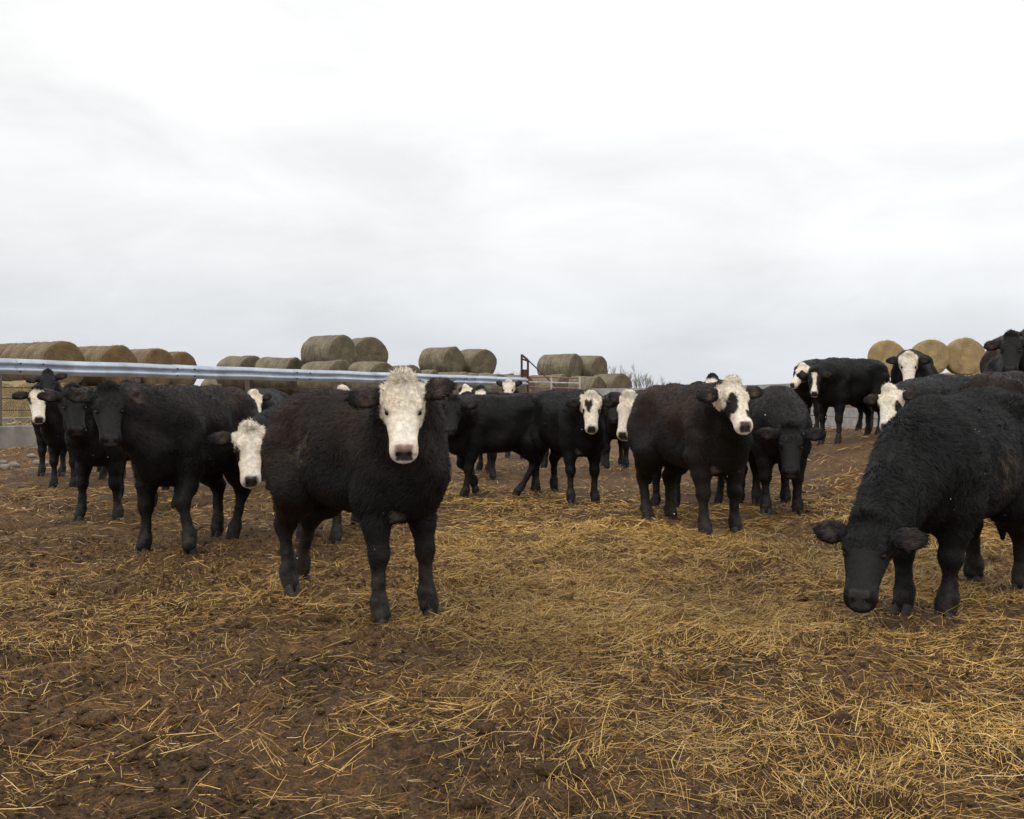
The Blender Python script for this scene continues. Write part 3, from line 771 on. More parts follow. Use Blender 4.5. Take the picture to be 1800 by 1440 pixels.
HOOF = None; EYE = None; FEET = []
def cow(label, pos, heading, poll, look=0.0, pitch=58.0, face=None, size=1.03, res=.02, nfur=6000, brown=0.0, hs=1.0, roll=0.0,
        feet=None, lift=None, ear=(0., 0.), earlen=1.0, ear_back=.15, fat=.94, leg=1.0, tail=0.0, pink=0.0, fur=1.0, eyes=True, hooves=True, earin=0.45, white_legs=0.0, tuft=0, rump=0.0, coat=.70, stain=None, seed=0):
    """pos = (X, Y) on the ground, heading in degrees (0 = +X), poll = (px, py, D)"""
    global HOOF, EYE
    gz = float(ground_z(*pos))
    hd = math.radians(heading); ch, sh = math.cos(hd), math.sin(hd)
    root = empty("cow", (pos[0], pos[1], gz), hd)
    tag(root, label, "cow", "black and white-faced young cattle in the yard")
    pw = at(*(poll[0], poll[2], poll[1]))
    d = pw - np.array((pos[0], pos[1], gz))
    pl = np.array((d[0]*ch + d[1]*sh, -d[0]*sh + d[1]*ch, d[2]))
    hs *= .87
    yaw = math.atan2(-pw[1], -pw[0]) + math.radians(look) - hd
    fr = head_frame(yaw, math.radians(pitch), math.radians(roll))
    S = size
    base = {'fl': (.48, .15), 'fr': (.48, -.15), 'hl': (-.545, .15), 'hr': (-.545, -.15)}
    ft = {}
    for k, (bx, by) in base.items():
        ox, oy = (feet or {}).get(k, (0, 0))
        x, y = (bx*S + ox, by*S + oy)
        wx, wy = pos[0] + x*ch - y*sh, pos[1] + x*sh + y*ch
        if not (lift or {}).get(k): FEET.append((wx, wy))
        ft[k] = (x, y, float(ground_z(wx, wy)) - gz + (lift or {}).get(k, 0) - .004)
    sp = dict(res=res, size=S, poll=pl, frame=fr, hs=hs, feet=ft, lift=lift or {}, ear=ear, earlen=earlen, ear_back=ear_back, fat=fat, leg=leg, tail=tail, rump=rump)
    V, Q = grow_body(sp)
    V = laplace(V, Q, 2, .45)
    N, fn = vert_normals(V, Q)
    # soft lumps of winter coat
    f, s, u = fr
    q = (V - pl)/hs
    t, ss, uu = q @ f, q @ s, q @ u
    inhead = (t > -.05) & (t < .54) & (np.abs(ss) < .135) & (uu > -.235) & (uu < .06)
    lump = fbm(V[:, 0]*11 + seed, V[:, 1]*11, V[:, 2]*11, oct=3, seed=3 + seed)
    V = V + N*(lump*np.where(inhead, .002, .010)*fur)[:, None]
    # colours
    nz = fbm(V[:, 0]*30, V[:, 1]*30, V[:, 2]*30, oct=2, seed=9 + seed)
    big = fbm(V[:, 0]*3.2 + 5*seed, V[:, 1]*3.2, V[:, 2]*3.2, oct=3, seed=19 + seed)
    br = np.clip(brown*(sstep(V[:, 2]/S, .62, 1.12)*.9 + .25 + 1.0*big), 0, 1)*np.where(inhead, .15, 1)*(1 - sstep(V[:, 0]/S, .25, .6)*.75)
    col = BLACK*(1 + .35*nz)[:, None]*(1-br)[:, None] + BROWN*br[:, None]
    col = col*np.clip(1 + .75*big, .45, 1.6)[:, None]
    if stain is not None:
        w_ = np.clip(1.3 - np.linalg.norm((V - np.array(stain[:3]))/np.array(stain[3:6]), axis=1), 0, 1)*np.clip((nz - .05)*4, 0, 1)
        col = col*(1 - .7*w_)[:, None] + np.array((.13, .095, .055))*.7*w_[:, None]
    dirt = (1 - sstep(V[:, 2], .08, .42))*np.clip(.45 + .9*nz + .5*big, 0, .85)*np.where(inhead, 0, 1)
    col = col*(1-dirt)[:, None] + MUDC*dirt[:, None]
    wm = np.where(inhead, marking(face, t, ss, uu, nz), 0)
    wcol = WHITE*(1 + .10*nz + .12*big)[:, None]
    fcol = np.clip(fbm(ss*14 + seed, t*9, uu*9, oct=3, seed=61), -1, 1)
    wcol = wcol*(1 - np.array((.06, .13, .24))*np.clip(.55 + fcol - 2.2*np.clip(t - .18, 0, .3), 0, 1)[:, None])
    wcol = wcol*(1 - np.array((.03, .10, .12))*(np.clip((t - .26)*6, 0, 1)*np.clip(np.abs(ss)*22 - .9, 0, 1))[:, None])
    col = col*(1-wm)[:, None] + wcol*wm[:, None]
    if white_legs > 0:                                   # a pale flash on the inside of the forearm
        for y in (-1, 1):
            c = np.array((.53*S, .075*y*S, .60*S)); w_ = np.clip(1.6 - np.linalg.norm((V - c)/np.array((.10, .05, .085)), axis=1)*1.3, 0, 1)*white_legs*(1 if y < 0 else .55)
            col = col*(1-w_)[:, None] + np.array((.45, .37, .31))*w_[:, None]
    # muzzle pad, nostrils, mouth
    g = (t - .450)*.80 + (uu + .012)*.60
    pad = np.clip((g + .014)/.008, 0, 1)*np.clip((.054 - np.abs(ss))/.007 , 0, 1)*np.clip((uu + .082)/.008, 0, 1)*np.clip((.004 - uu)/.006, 0, 1)*inhead
    padc = (np.array((.045, .036, .032)) if face else np.array((.040, .036, .034)))
    padc = padc[None]*(1 + .3*nz)[:, None]
    if pink: padc = padc*(1 - pink*sstep(uu, -.036, -.016))[:, None] + PINK*(pink*sstep(uu, -.036, -.016))[:, None]
    col = col*(1-pad)[:, None] + padc*pad[:, None]
    for y in (-1, 1):
        nd = np.clip(1.6 - np.linalg.norm(np.stack([t - .4715, ss - .035*y, uu + .040], 1), axis=1)/.0150, 0, 1)*inhead
        col = col*(1-nd)[:, None] + np.array((.006, .005, .005))*nd[:, None]
        if wm.max() > 0:
            ed = np.clip(1.5 - np.sqrt(((t - .208)/.020)**2 + ((np.abs(ss) - .108)/.03)**2 + ((uu + .015)/.022)**2), 0, 1)*inhead*.75
            col = col*(1-ed)[:, None] + np.array((.10, .07, .055))*ed[:, None]
    mouth = np.clip(1 - np.abs(uu + .100 - .05*(t-.45))/.005, 0, 1)*(t > .38)*inhead*.8
    col = col*(1-mouth)[:, None] + np.array((.03, .022, .018))*mouth[:, None]
    inear = np.zeros(len(V), bool); along = np.zeros(len(V))
    for e0, dv in sp['ears']:
        a_ = (V - e0) @ dv; rad_ = np.linalg.norm(V - e0 - a_[:, None]*dv, axis=1)
        m_ = (a_ > .055*hs) & (a_ < .32*hs) & (rad_ < .085*hs); inear |= m_; along = np.where(m_, a_/hs, along)
    if earin > 0:
        ei = inear*np.clip((N @ u - .35)*2, 0, 1)*np.clip(1 - np.abs(along - .13)/.075, 0, 1)*np.clip(.7 + nz, 0, 1)*earin
        col = col*(1-ei)[:, None] + np.array((.11, .075, .06))*ei[:, None]
    # hair: tapering blades rooted on the skin, part of the same mesh
    allV, allT, allC = [V], [], [col]
    if nfur:
        area = np.linalg.norm(fn, axis=1)
        cen = V[Q].mean(1); fh = inhead[Q[:, 0]]
        wgt = area*np.where(fh, 2.2, 1.0)
        fi = rng.choice(len(Q), nfur, p=wgt/wgt.sum())
        a, b_ = rng.uniform(0, 1, (2, nfur, 1))
        q0, q1, q2, q3 = (V[Q[fi, k]] for k in range(4))
        P = (q0*(1-a) + q1*a)*(1-b_) + (q3*(1-a) + q2*a)*b_
        n_ = N[Q[fi, 0]]; hd_ = inhead[Q[fi, 0]]; er_ = inear[Q[fi, 0]]; tt = t[Q[fi, 0]]
        flow = np.tile((-.55, 0, -.75), (nfur, 1))
        flow[P[:, 2] < .55*S] = (-.1, 0, -1)
        fl_h = (-f*.7 + u*.1)[None] + rng.normal(0, .55, (nfur, 3))
        fl_h2 = (f*.5)[None] + rng.normal(0, .35, (nfur, 3))
        flow = np.where(hd_[:, None], np.where((tt < .24)[:, None], fl_h, fl_h2), flow)
        flow = np.where(er_[:, None], (s*np.sign(ss[Q[fi, 0]])[:, None])*1.0, flow)
        wv = np.stack([fbm(P[:, 0]*7, P[:, 1]*7, P[:, 2]*7, oct=2, seed=40+k) for k in range(3)], 1)*1.5
        flow = flow + wv*np.where(hd_, .6, 1.0)[:, None] + rng.normal(0, .18, (nfur, 3))
        flow -= n_*(flow*n_).sum(1)[:, None]; flow /= np.linalg.norm(flow, axis=1)[:, None] + 1e-9
        low = P[:, 2] < .5*S
        back = (P[:, 2] > 1.05*S) & ~hd_
        Lh = np.where(hd_, np.where(tt < .20, .016, .004), np.where(low, .010, .038*coat))*fur*rng.uniform(.6, 1.35, nfur)
        Lh = np.where(hd_ & (tt < .03), .030*fur*rng.uniform(.5, 1.3, nfur), Lh)
        Lh = np.where(er_, .022*fur, Lh)
        rise = np.where(hd_, .28, np.where(back, .30 + .2*coat, .16 + .2*coat))*rng.uniform(.6, 1.4, nfur)
        Lh = np.where(hd_ & (face is None) & (tt > .03) & (tt < .2), Lh*1.25, Lh)
        Wd = np.where(hd_, .0030, .0042)*(res/.014)**.8
        side = np.cross(n_, flow); side += n_*rng.normal(0, .35, (nfur, 1)); side /= np.linalg.norm(side, axis=1)[:, None] + 1e-9
        curl = np.where(hd_ & (tt < .24), 1.0, .25)[:, None]*rng.normal(0, .5, (nfur, 1))*side
        mid = P + (flow*.5 + n_*rise[:, None]*.62 + curl*.4)*Lh[:, None]
        tip = P + (flow*1.0 + n_*rise[:, None]*.72 + curl)*Lh[:, None]
        w = (Wd/2)[:, None]
        B = np.stack([P - side*w - n_*.002, P + side*w - n_*.002, mid - side*w*.8, mid + side*w*.8, tip], 1)
        off = len(V) + np.arange(nfur)[:, None]*5
        T = np.concatenate([off + np.array(k) for k in ((0, 1, 3), (0, 3, 2), (2, 3, 4))])
        hc = col[Q[fi, 0]]*rng.uniform(.75, 1.3, (nfur, 1))
        hc = np.minimum(hc, .85)
        allV.append(B.reshape(-1, 3)); allC.append(np.repeat(hc, 5, 0)); allT.append(T)
    if tuft:                                             # curly topknot
        k = tuft; a = rng.normal(0, 1, (k, 3))
        P = pl + (f[None]*(rng.normal(.015, .014, (k, 1))) + s[None]*rng.normal(-.005, .022, (k, 1)) + u[None]*rng.normal(.012, .006, (k, 1)))*hs
        d0 = (-f*.55 + u*.55)[None] + a*.45; d0 /= np.linalg.norm(d0, axis=1)[:, None]
        d1 = d0*.4 + rng.normal(0, .8, (k, 3)) + s[None]*rng.normal(0, .4, (k, 1)); d1 /= np.linalg.norm(d1, axis=1)[:, None]
        sd = np.cross(d0, d1); sd /= np.linalg.norm(sd, axis=1)[:, None] + 1e-9
        Ln = rng.uniform(.02, .05, (k, 1))*hs; w = .0022
        B = np.stack([P - sd*w, P + sd*w, P + d0*Ln - sd*w, P + d0*Ln + sd*w, P + d0*Ln + d1*Ln*.8], 1)
        off = sum(len(v) for v in allV) + np.arange(k)[:, None]*5
        allT.append(np.concatenate([off + np.array(q_) for q_ in ((0, 1, 3), (0, 3, 2), (2, 3, 4))]))
        allV.append(B.reshape(-1, 3)); allC.append(np.repeat(WHITE*rng.uniform(.75, 1.05, (k, 1)), 5, 0))
    me = mesh_np("body", np.concatenate(allV), quads=Q, tris=np.concatenate(allT) if allT else None, col=np.concatenate(allC))
    link("body", me, M_COAT, root)
    if eyes:
        if EYE is None: EYE = ball("eye", .0195)
        for y in (-1, 1):
            p = pl + (f*.208 + s*.0935*y - u*.017)*hs
            o = link("eye", EYE, M_EYE, root); o.location = p
            o.rotation_euler = Vector(s*y*.8 + u*.6).to_track_quat('Y', 'Z').to_euler(); o.scale = (hs, hs, hs)
    if hooves:
        if HOOF is None: HOOF = hoof_mesh()
        for k, p in ft.items():
            o = link("hoof", HOOF, M_HOOF, root); o.location = (p[0] + .012, p[1], p[2] + (-.024 if not (lift or {}).get(k) else -.005)); o.scale = (S*min(leg, 1.08)*.88,)*3
            o.rotation_euler = (0, 0.6 if (lift or {}).get(k) else 0, yaw*.0)
    return root

R_ = math.radians
def root_from(fore_px, D, heading, size=1.03):
    """ground spot of the animal from where its forefeet stand"""
    p = at(fore_px, D); h = math.radians(heading)
    return (p[0] - .48*size*math.cos(h), p[1] - .48*size*math.sin(h))

HERD = []
def add(*a, **k): HERD.append((a, k))

# nearest first
add("fluffy black calf with plain white face staring ahead, largest of the white-faced calves", root_from(708, 5.62, -48, 1.0), -48, (708, 669, 5.22), look=2, pitch=61, face='full',
    size=1.0, res=.012, nfur=66000, brown=.75, hs=1.0, feet={'hr': (.04, -.0), 'hl': (-.36, .0), 'fl': (.02, .03), 'fr': (.04, -.02)}, ear=(R_(-4), R_(22)), earlen=1.05, pink=.75, tuft=200, stain=(-.20, -.27, .92, .17, .14, .16), coat=.85, fat=1.02, leg=1.04, earin=1.0, white_legs=.8, seed=1)
add("big curly black cow at the right edge with its head down nosing the straw", root_from(1628, 5.66, -133, 1.0), -133, (1525, 914, 5.02), look=-8, pitch=49, face=None,
    size=1.03, rump=.09, stain=(.05, .27, .86, .16, .14, .14), coat=.9, res=.013, nfur=66000, hs=1.08, feet={'hl': (-.12, .02), 'hr': (-.22, 0), 'fr': (0, .03), 'fl': (-.02, -.05)}, ear=(R_(14), R_(4)), earlen=.78, fat=1.14, leg=1.15, fur=1.1, seed=2)
add("all-black calf at left stepping forward with one foreleg bent", root_from(288, 7.72, -101, 1.05), -101, (190, 683, 7.22), look=6, pitch=58, face=None,
    size=1.05, res=.015, nfur=40000, brown=.35, hs=1.02, feet={'fl': (.06, .12), 'fr': (-.02, -.03), 'hr': (.0, .04), 'hl': (.10, -.08)}, lift={'fl': .03}, ear=(R_(20), R_(16)), earlen=1.15, earin=.9, leg=1.05, seed=3)
add("calf lowering its dark-eyed white face beside the fluffy white-faced calf's rump", root_from(560, 8.35, -106), -106, (438, 752, 7.25), look=6, pitch=66, face='goggle', tuft=160,
    res=.017, nfur=26000, ear=(R_(0), R_(0)), seed=4)
add("rusty black calf with a white face patched black round one eye, turned toward the right", root_from(1266, 8.68, -70, 1.08), -70, (1288, 673, 8.12), look=24, pitch=52, face='pirate',
    size=1.08, res=.015, nfur=42000, brown=.95, hs=1.04, feet={'hr': (.08, 0), 'hl': (-.05, 0), 'fr': (.05, -.01)}, ear=(R_(-5), R_(10)), leg=1.05, pink=.2, earin=.8, white_legs=.9, seed=5)
add("dark-headed calf partly hidden behind and left of the stepping all-black calf", root_from(168, 9.75, -107), -107, (128, 684, 8.7), look=10, pitch=58, face=None,
    res=.018, nfur=18000, feet={'fr': (.0, -.04), 'fl': (-.1, .02)}, ear=(R_(12), R_(10)), seed=6)
add("all-black calf facing forward, head hung low, between patched calf and grazing cow", root_from(1374, 10.2, -99, 1.06), -99, (1390, 750, 9.62), look=0, pitch=64, hs=1.16, face=None,
    size=1.06, res=.017, nfur=26000, brown=.3, ear=(R_(8), R_(8)), earlen=1.05, leg=1.1, fat=1.06, seed=7)
add("calf with its long white face in profile, half hidden behind the rusty patched calf", root_from(1168, 11.0, -143), -143, (1105, 694, 10.0), look=-26, pitch=68, face='full',
    res=.018, nfur=16000, hs=1.06, ear=(R_(25), R_(10)), seed=8)
add("black calf with a heart-shaped black patch on its white forehead", root_from(1026, 11.5, -68), -68, (1039, 694, 11.0), look=2, pitch=64, face='heart',
    res=.017, nfur=26000, hs=1.0, feet={'hr': (.05, 0), 'hl': (-.1, 0)}, ear=(R_(-6), R_(-6)), white_legs=.7, seed=9)
add("all-black calf walking left with one foreleg folded, just right of the central white face", root_from(815, 12.0, -150), -150, (797, 702, 11.15), look=-10, pitch=58, face=None,
    res=.018, nfur=20000, feet={'fl': (.10, 0), 'fr': (-.26, 0), 'hl': (.40, 0), 'hr': (-.05, 0)}, lift={'fr': .07}, ear=(R_(10), R_(10)), hs=.97, size=1.0, seed=10)
add("calf showing only dark ears and crown over the stepping all-black calf's neck", root_from(230, 11.6, -100), -100, (222, 676, 11.0), pitch=55, face=None, res=.024, nfur=6000, ear=(R_(12), R_(12)), seed=11)
add("far left calf with plain white face and one dark ear beside the feed bunk", root_from(110, 13.4, -104), -104, (66, 684, 12.5), look=6, pitch=64, face='full_low',
    res=.019, nfur=16000, hs=1.02, ear=(R_(-2), R_(-2)), seed=12)
add("black calf raising its dark head under the guardrail above the far left white face", root_from(92, 14.8, -96), -96, (84, 655, 14.0), look=0, pitch=50, face=None,
    res=.021, nfur=9000, size=1.08, ear=(R_(-8), R_(28)), seed=13)
add("calf with narrow white blaze peering from behind the stepping all-black calf's rump", root_from(452, 12.9, -88), -88, (446, 691, 12.2), look=14, pitch=58, face='goggle',
    res=.022, nfur=8000, ear=(R_(30), R_(20)), hs=.95, seed=14)
add("calf hidden behind the fluffy white-faced calf, a scrap of face showing beside its ear", root_from(625, 12.2, -80), -80, (602, 684, 11.6), look=-20, pitch=60, face='full', res=.024, nfur=6000, seed=15)
add("calf showing only a sliver of white face above the walking black calf's shoulder", root_from(850, 16.2, -150), -150, (818, 681, 15.4), look=-50, pitch=62, face='full', res=.024, nfur=6000, hs=.95, ear=(R_(20), R_(20)), seed=16)
add("calf with just its white forehead showing over the walking black calf's back", root_from(848, 14.6, -86), -86, (845, 684, 13.7), pitch=60, face='forehead', res=.022, nfur=7000, ear=(R_(0), R_(0)), seed=17)
add("distant calf with white face lifted just below the end of the guardrail", root_from(905, 19.5, -110), -110, (894, 671, 18.6), look=-8, pitch=60, face='full', res=.024, nfur=7000, ear=(R_(30), R_(30)), hs=.98, seed=18)
add("black calf seen behind the heart-patched calf, ears level with the plank fence", root_from(1084, 16.2, -92), -92, (1078, 698, 15.4), pitch=58, face=None, res=.022, nfur=8000, ear=(R_(10), R_(10)), tail=-.2, seed=19)
add("calf with black crown and white brow looking over behind the patched calf's ear", root_from(1262, 12.6, -96), -96, (1252, 664, 11.8), look=-12, pitch=50, face='forehead', res=.022, nfur=8000, size=1.06, ear=(R_(0), R_(0)), seed=20)
add("black calf with white blaze standing broadside on the rise at the right", root_from(1458, 15.4, -146, 1.02), -146, (1432, 652, 15.0), look=-2, pitch=60, face='blaze',
    size=1.02, res=.019, nfur=18000, ear=(R_(8), R_(8)), hs=.95, feet={'hl': (.05, 0), 'hr': (-.1, 0)}, seed=21)
add("white-faced calf with dark eye patches looking left, behind the blaze-faced calf", root_from(1425, 17.4, -165), -165, (1410, 643, 17.0), look=-38, pitch=48, face='patch_eye_all', res=.022, nfur=9000, hs=1.05, ear=(R_(35), R_(35)), earlen=.75, seed=22)
add("calf with clean white face in front of the three right-hand bales", root_from(1600, 15.2, -118), -118, (1597, 624, 14.8), look=2, pitch=62, face='full',
    size=1.05, res=.019, nfur=14000, hs=1.12, ear=(R_(5), R_(5)), seed=23)
add("calf with lowered white face and dark eye behind the grazing cow's neck", root_from(1640, 10.4, -150, 1.08), -150, (1562, 684, 9.5), look=-8, pitch=58, face='goggle', size=1.06, res=.018, nfur=16000, roll=14, ear=(R_(0), R_(0)), fat=1.05, seed=24)
add("brownish calf whose humped back rises behind the grazing cow's shoulders", (5.25, 9.9), 20, (1990, 660, 10.6), look=60, pitch=40, face=None, size=1.14, res=.022, nfur=14000, brown=.4, fat=1.1, eyes=False, seed=25)
add("tall all-black calf with grey muzzle looking over the others at the right edge", root_from(1822, 11.9, -100, 1.1), -100, (1778, 590, 11.4), look=-4, pitch=56, face=None, size=1.10, hs=1.15, res=.019, nfur=14000, ear=(R_(-5), R_(20)), earlen=.8, seed=26)
add("dark brown calf at the far right edge, its ear showing above the tall black calf", root_from(1822, 13.6, -100, 1.2), -100, (1812, 577, 13.1), pitch=54, face=None, size=1.25, hs=1.1, res=.024, nfur=6000, brown=1.0, ear=(R_(10), R_(10)), seed=27)

for a, k in HERD: cow(*a, **k)
build_straw()

# ------------------------------------------------------------------ round bales
def bale_mesh(r, ln, seed):
    rg = np.random.default_rng(seed)
    nseg = 56
    prof = [(-ln/2 + .015, .0), (-ln/2 + .0, .25*r), (-ln/2 - .005, .55*r), (-ln/2 + .0, .82*r), (-ln/2 + .006, .945*r), (-ln/2 + .04, .995*r)]
    k = 12
    side = [(-ln/2 + .16 + (ln - .32)*i/(k-1), r) for i in range(k)]
    prof = prof + side + [(-x, rr) for x, rr in prof[::-1]]
    V = []
    for i, (x, rr) in enumerate(prof):
        for j in range(nseg):
            th = 2*math.pi*j/nseg
            y, z = rr*math.cos(th), rr*math.sin(th)
            V.append((x, y, z))
    V = np.array(V)
    n = fbm(V[:, 0]*1.6 + seed*3, V[:, 1]*1.6, V[:, 2]*1.6, oct=3, seed=seed); n2 = fbm(V[:, 0]*9, V[:, 1]*3, V[:, 2]*3, oct=2, seed=seed+50)
    sc = 1 + .07*n + .022*n2
    V[:, 1] *= sc*1.015; V[:, 2] *= sc
    V[:, 0] += .06*fbm(V[:, 1]*3, V[:, 2]*3, V[:, 0], oct=3, seed=seed+9)
    V[:, 2] = np.where(V[:, 2] < -.86*r, -.86*r + (V[:, 2] + .86*r)*.45, V[:, 2])   # sits a little flat
    m_ = len(prof)
    Q = [[i*nseg+j, i*nseg+(j+1) % nseg, (i+1)*nseg+(j+1) % nseg, (i+1)*nseg+j] for i in range(m_-1) for j in range(nseg)]
    Q = np.array(Q)[:, ::-1]
    N, fn = vert_normals(V, Q)
    # loose stalks
    nf = 4200
    ar = np.linalg.norm(fn, axis=1); fi = rg.choice(len(Q), nf, p=ar/ar.sum())
    a, b_ = rg.uniform(0, 1, (2, nf, 1))
    P = (V[Q[fi, 0]]*(1-a) + V[Q[fi, 1]]*a)*(1-b_) + (V[Q[fi, 3]]*(1-a) + V[Q[fi, 2]]*a)*b_
    n_ = N[Q[fi, 0]]
    D = rg.normal(0, 1, (nf, 3)) + n_*.25; D -= n_*((D*n_).sum(1) - .3)[:, None]; D /= np.linalg.norm(D, axis=1)[:, None]
    L_ = rg.uniform(.05, .20, nf)[:, None]; sd = np.cross(D, n_); sd /= np.linalg.norm(sd, axis=1)[:, None] + 1e-9
    w = .006
    B = np.stack([P - sd*w, P + sd*w, P + D*L_], 1)
    T = len(V) + np.arange(nf)[:, None]*3 + np.array((0, 1, 2))
    sm = np.concatenate([np.ones(len(Q), bool), np.zeros(nf, bool)])
    return mesh_np("hay_bale", np.concatenate([V, B.reshape(-1, 3)]), quads=Q, tris=T, smooth=sm)

BALE_CACHE = {}
def bale(label, c, yaw, m, r=.80, ln=1.45, var=0, tilt=0.0, group="round hay bales stacked behind the yard"):
    key = (var, m.name)
    if key not in BALE_CACHE:
        me = bale_mesh(.8, 1.45, 100 + var); me.materials.append(m); BALE_CACHE[key] = me
    o = bpy.data.objects.new("hay_bale", BALE_CACHE[key]); C.objects.link(o)
    o.location = c; o.rotation_euler = (random.uniform(-.35, .35), tilt, yaw); o.scale = (ln/1.45, r/.8, r/.8)
    tag(o, label, "hay bale", group)
    return o

# left rows: four rows two high, running away to the left from the guardrail
A_YAW = math.atan2(-.56, .83); aL = np.array((.83, -.56, 0))
rows = [(115, 641, 34.0), (212, 645, 37.0), (279, 649, 39.0), (322, 652, 41.5)]
pos_w = ["nearest the left edge", "second from left", "third from left", "last on the right"]
for i, (px, py, D) in enumerate(rows):
    fc = at(px, D, py)
    nk = (5, 3, 2, 1)[i]
    for k in range(nk):
        c = fc - aL*(.72 + 1.45*k)
        lab = (f"brown bale end above the left of the guardrail, {pos_w[i]}" if k == 0 else
               f"brown bale behind the upper bale end that is {pos_w[i]}")
        g = "round hay bales stacked behind the yard" if k == 0 else f"upper bales lying behind the row {pos_w[i]}"
        bale(lab, c, A_YAW + random.uniform(-.04, .04), M_BALE_A, var=(i + k) % 4, group=g)
    for k in range(min(nk, 3)):
        c = fc - aL*(.55 + 1.45*k); c[2] = max(.78, fc[2] - 1.52)
        bale(f"lower brown bale beneath the upper bale row that is {pos_w[i]}", c, A_YAW, M_BALE_A, var=(i + k + 1) % 4, group=f"lower bales under the row {pos_w[i]}")
for k, (px, D) in enumerate(((18, 29.0), (-32, 28.0), (60, 31.0))):
    c = at(px, D); c[2] = .78
    bale("pale bale low behind the bunk cables at the left edge", c, A_YAW + .25, M_BALE_C, var=k, group="low pale bales behind the bunk cables")

def heap(items, m):
    for lab, px, py, D, yaw, ln, var in items:
        bale(lab, at(px, D, py), math.radians(yaw), m, ln=ln, var=var, tilt=random.uniform(-.04, .04))
heap([
    ("weathered bale lying alone left of the tall central heap", 425, 657, 45, -40, 1.8, 0),
    ("tan weathered bale just left of the tall central heap", 492, 660, 44, -25, 1.8, 1),
    ("dark bale top peeking between the two bales left of the central heap", 508, 660, 52, -30, 1.5, 2),
    ("large grey bale on top of the tall central heap, long side showing", 578, 623, 42.5, -38, 1.9, 3),
    ("grey bale slumping on the right slope of the tall central heap", 640, 625, 45, -62, 1.9, 0),
    ("low grey bale at the foot of the central heap, left of middle", 574, 669, 40.6, -38, 1.9, 1),
    ("low rust-tinged bale at the foot of the central heap, right of middle", 652, 671, 40.2, -42, 1.5, 2),
    ("small-looking bale at the right foot of the central heap behind the white forelock", 702, 676, 42.5, -35, 1.6, 3),
    ("flat bale top between the central heap and the twin bales", 738, 680, 48, -20, 1.6, 0),
    ("upper left of the twin grey bales left of the gate frame", 776, 637, 53, -42, 2.0, 1),
    ("upper right of the twin grey bales left of the gate frame", 836, 640, 54, -55, 1.8, 2),
    ("long bale under the upper left twin bale", 790, 682, 51, -30, 2.0, 3),
    ("low bale under the upper right twin bale", 840, 683, 51.5, -40, 1.6, 0),
    ("last low bale of the twin heap, left of the gate frame", 880, 684, 53, -35, 1.6, 1),
    ("tall upper bale behind the pipe gate, dark end face to the right", 985, 649, 54, -32, 2.0, 2),
    ("upper right bale behind the pipe gate, half behind its neighbour", 1033, 651, 55, -40, 1.7, 3),
    ("lower bale seen through the rails of the pipe gate", 962, 686, 52, -30, 2.0, 0),
    ("lower bale right of the pipe gate with a rounded grey top", 1030, 688, 52, -35, 1.6, 1),
    ("rightmost bale of the gate heap beside the bare brush", 1072, 684, 53, -50, 1.8, 2),
], M_BALE_B)
for i, px in enumerate(range(396, 920, 46)):
    D = 46 + 1.5*(i % 3); p = at(px, D)
    bale("ground-level bale of the long heap, mostly hidden below the guardrail", (p[0], p[1], float(ground_z(p[0], p[1])) + .72), math.radians(-35 + random.uniform(-9, 9)), M_BALE_B, ln=1.7, var=i % 4, group="ground-level bales below the guardrail")
for lab, px, py, r in (("golden bale end, left of the three round ends at the right", 1557, 632, .80), ("golden bale end in the middle behind the clean white face", 1631, 629, .76),
                        ("golden bale end, right of the three round ends", 1694, 628, .81)):
    bale(lab, at(px + 1, 42, py) + np.array((.30, .66, 0)), math.radians(-109 + random.uniform(-4, 4)), M_BALE_C, r=r, var=random.randrange(4))
for lab, px, py in (("lower golden bale under the left round end, seen past the broadside calf's rump", 1522, 690), ("lower golden bale half hidden by the clean white-faced calf", 1592, 692),
                     ("lower golden bale right of the clean white face", 1660, 690), ("lower golden bale farthest right under the three round ends", 1727, 688)):
    bale(lab, at(px + 1, 41.6, py) + np.array((.30, .66, 0)), math.radians(-109 + random.uniform(-5, 5)), M_BALE_C, r=.81, var=random.randrange(4))

# ------------------------------------------------------------------ guardrail over the feed bunk
RA = at(-70, 19.2, 627.5); RB = at(926, 36.0, 664.0)           # top edge, left and right end
rd = RB - RA; rlen = np.linalg.norm(rd); rd /= rlen
rn = np.array((rd[1], -rd[0], 0)); rn /= np.linalg.norm(rn)      # towards the yard
PROF = [(.0, .0), (.012, -.006), (.030, -.030), (.078, -.060), (.083, -.085), (.078, -.110), (.012, -.145), (.0, -.155), (.012, -.165), (.078, -.200), (.083, -.225), (.078, -.250), (.030, -.280), (.012, -.304), (.0, -.310)]
PROF = np.array(PROF)*np.array((.75, 1.02))
guard = empty("guardrail", RA)
tag(guard, "long galvanised steel guardrail running above the cattle at the left", "guardrail")
nsec = 6
seam0 = 4.1
cuts = [0.0, 1.1] + [1.1 + 3.81*i for i in range(1, 12)]
cuts = [c for c in cuts if c < rlen - .5] + [rlen]
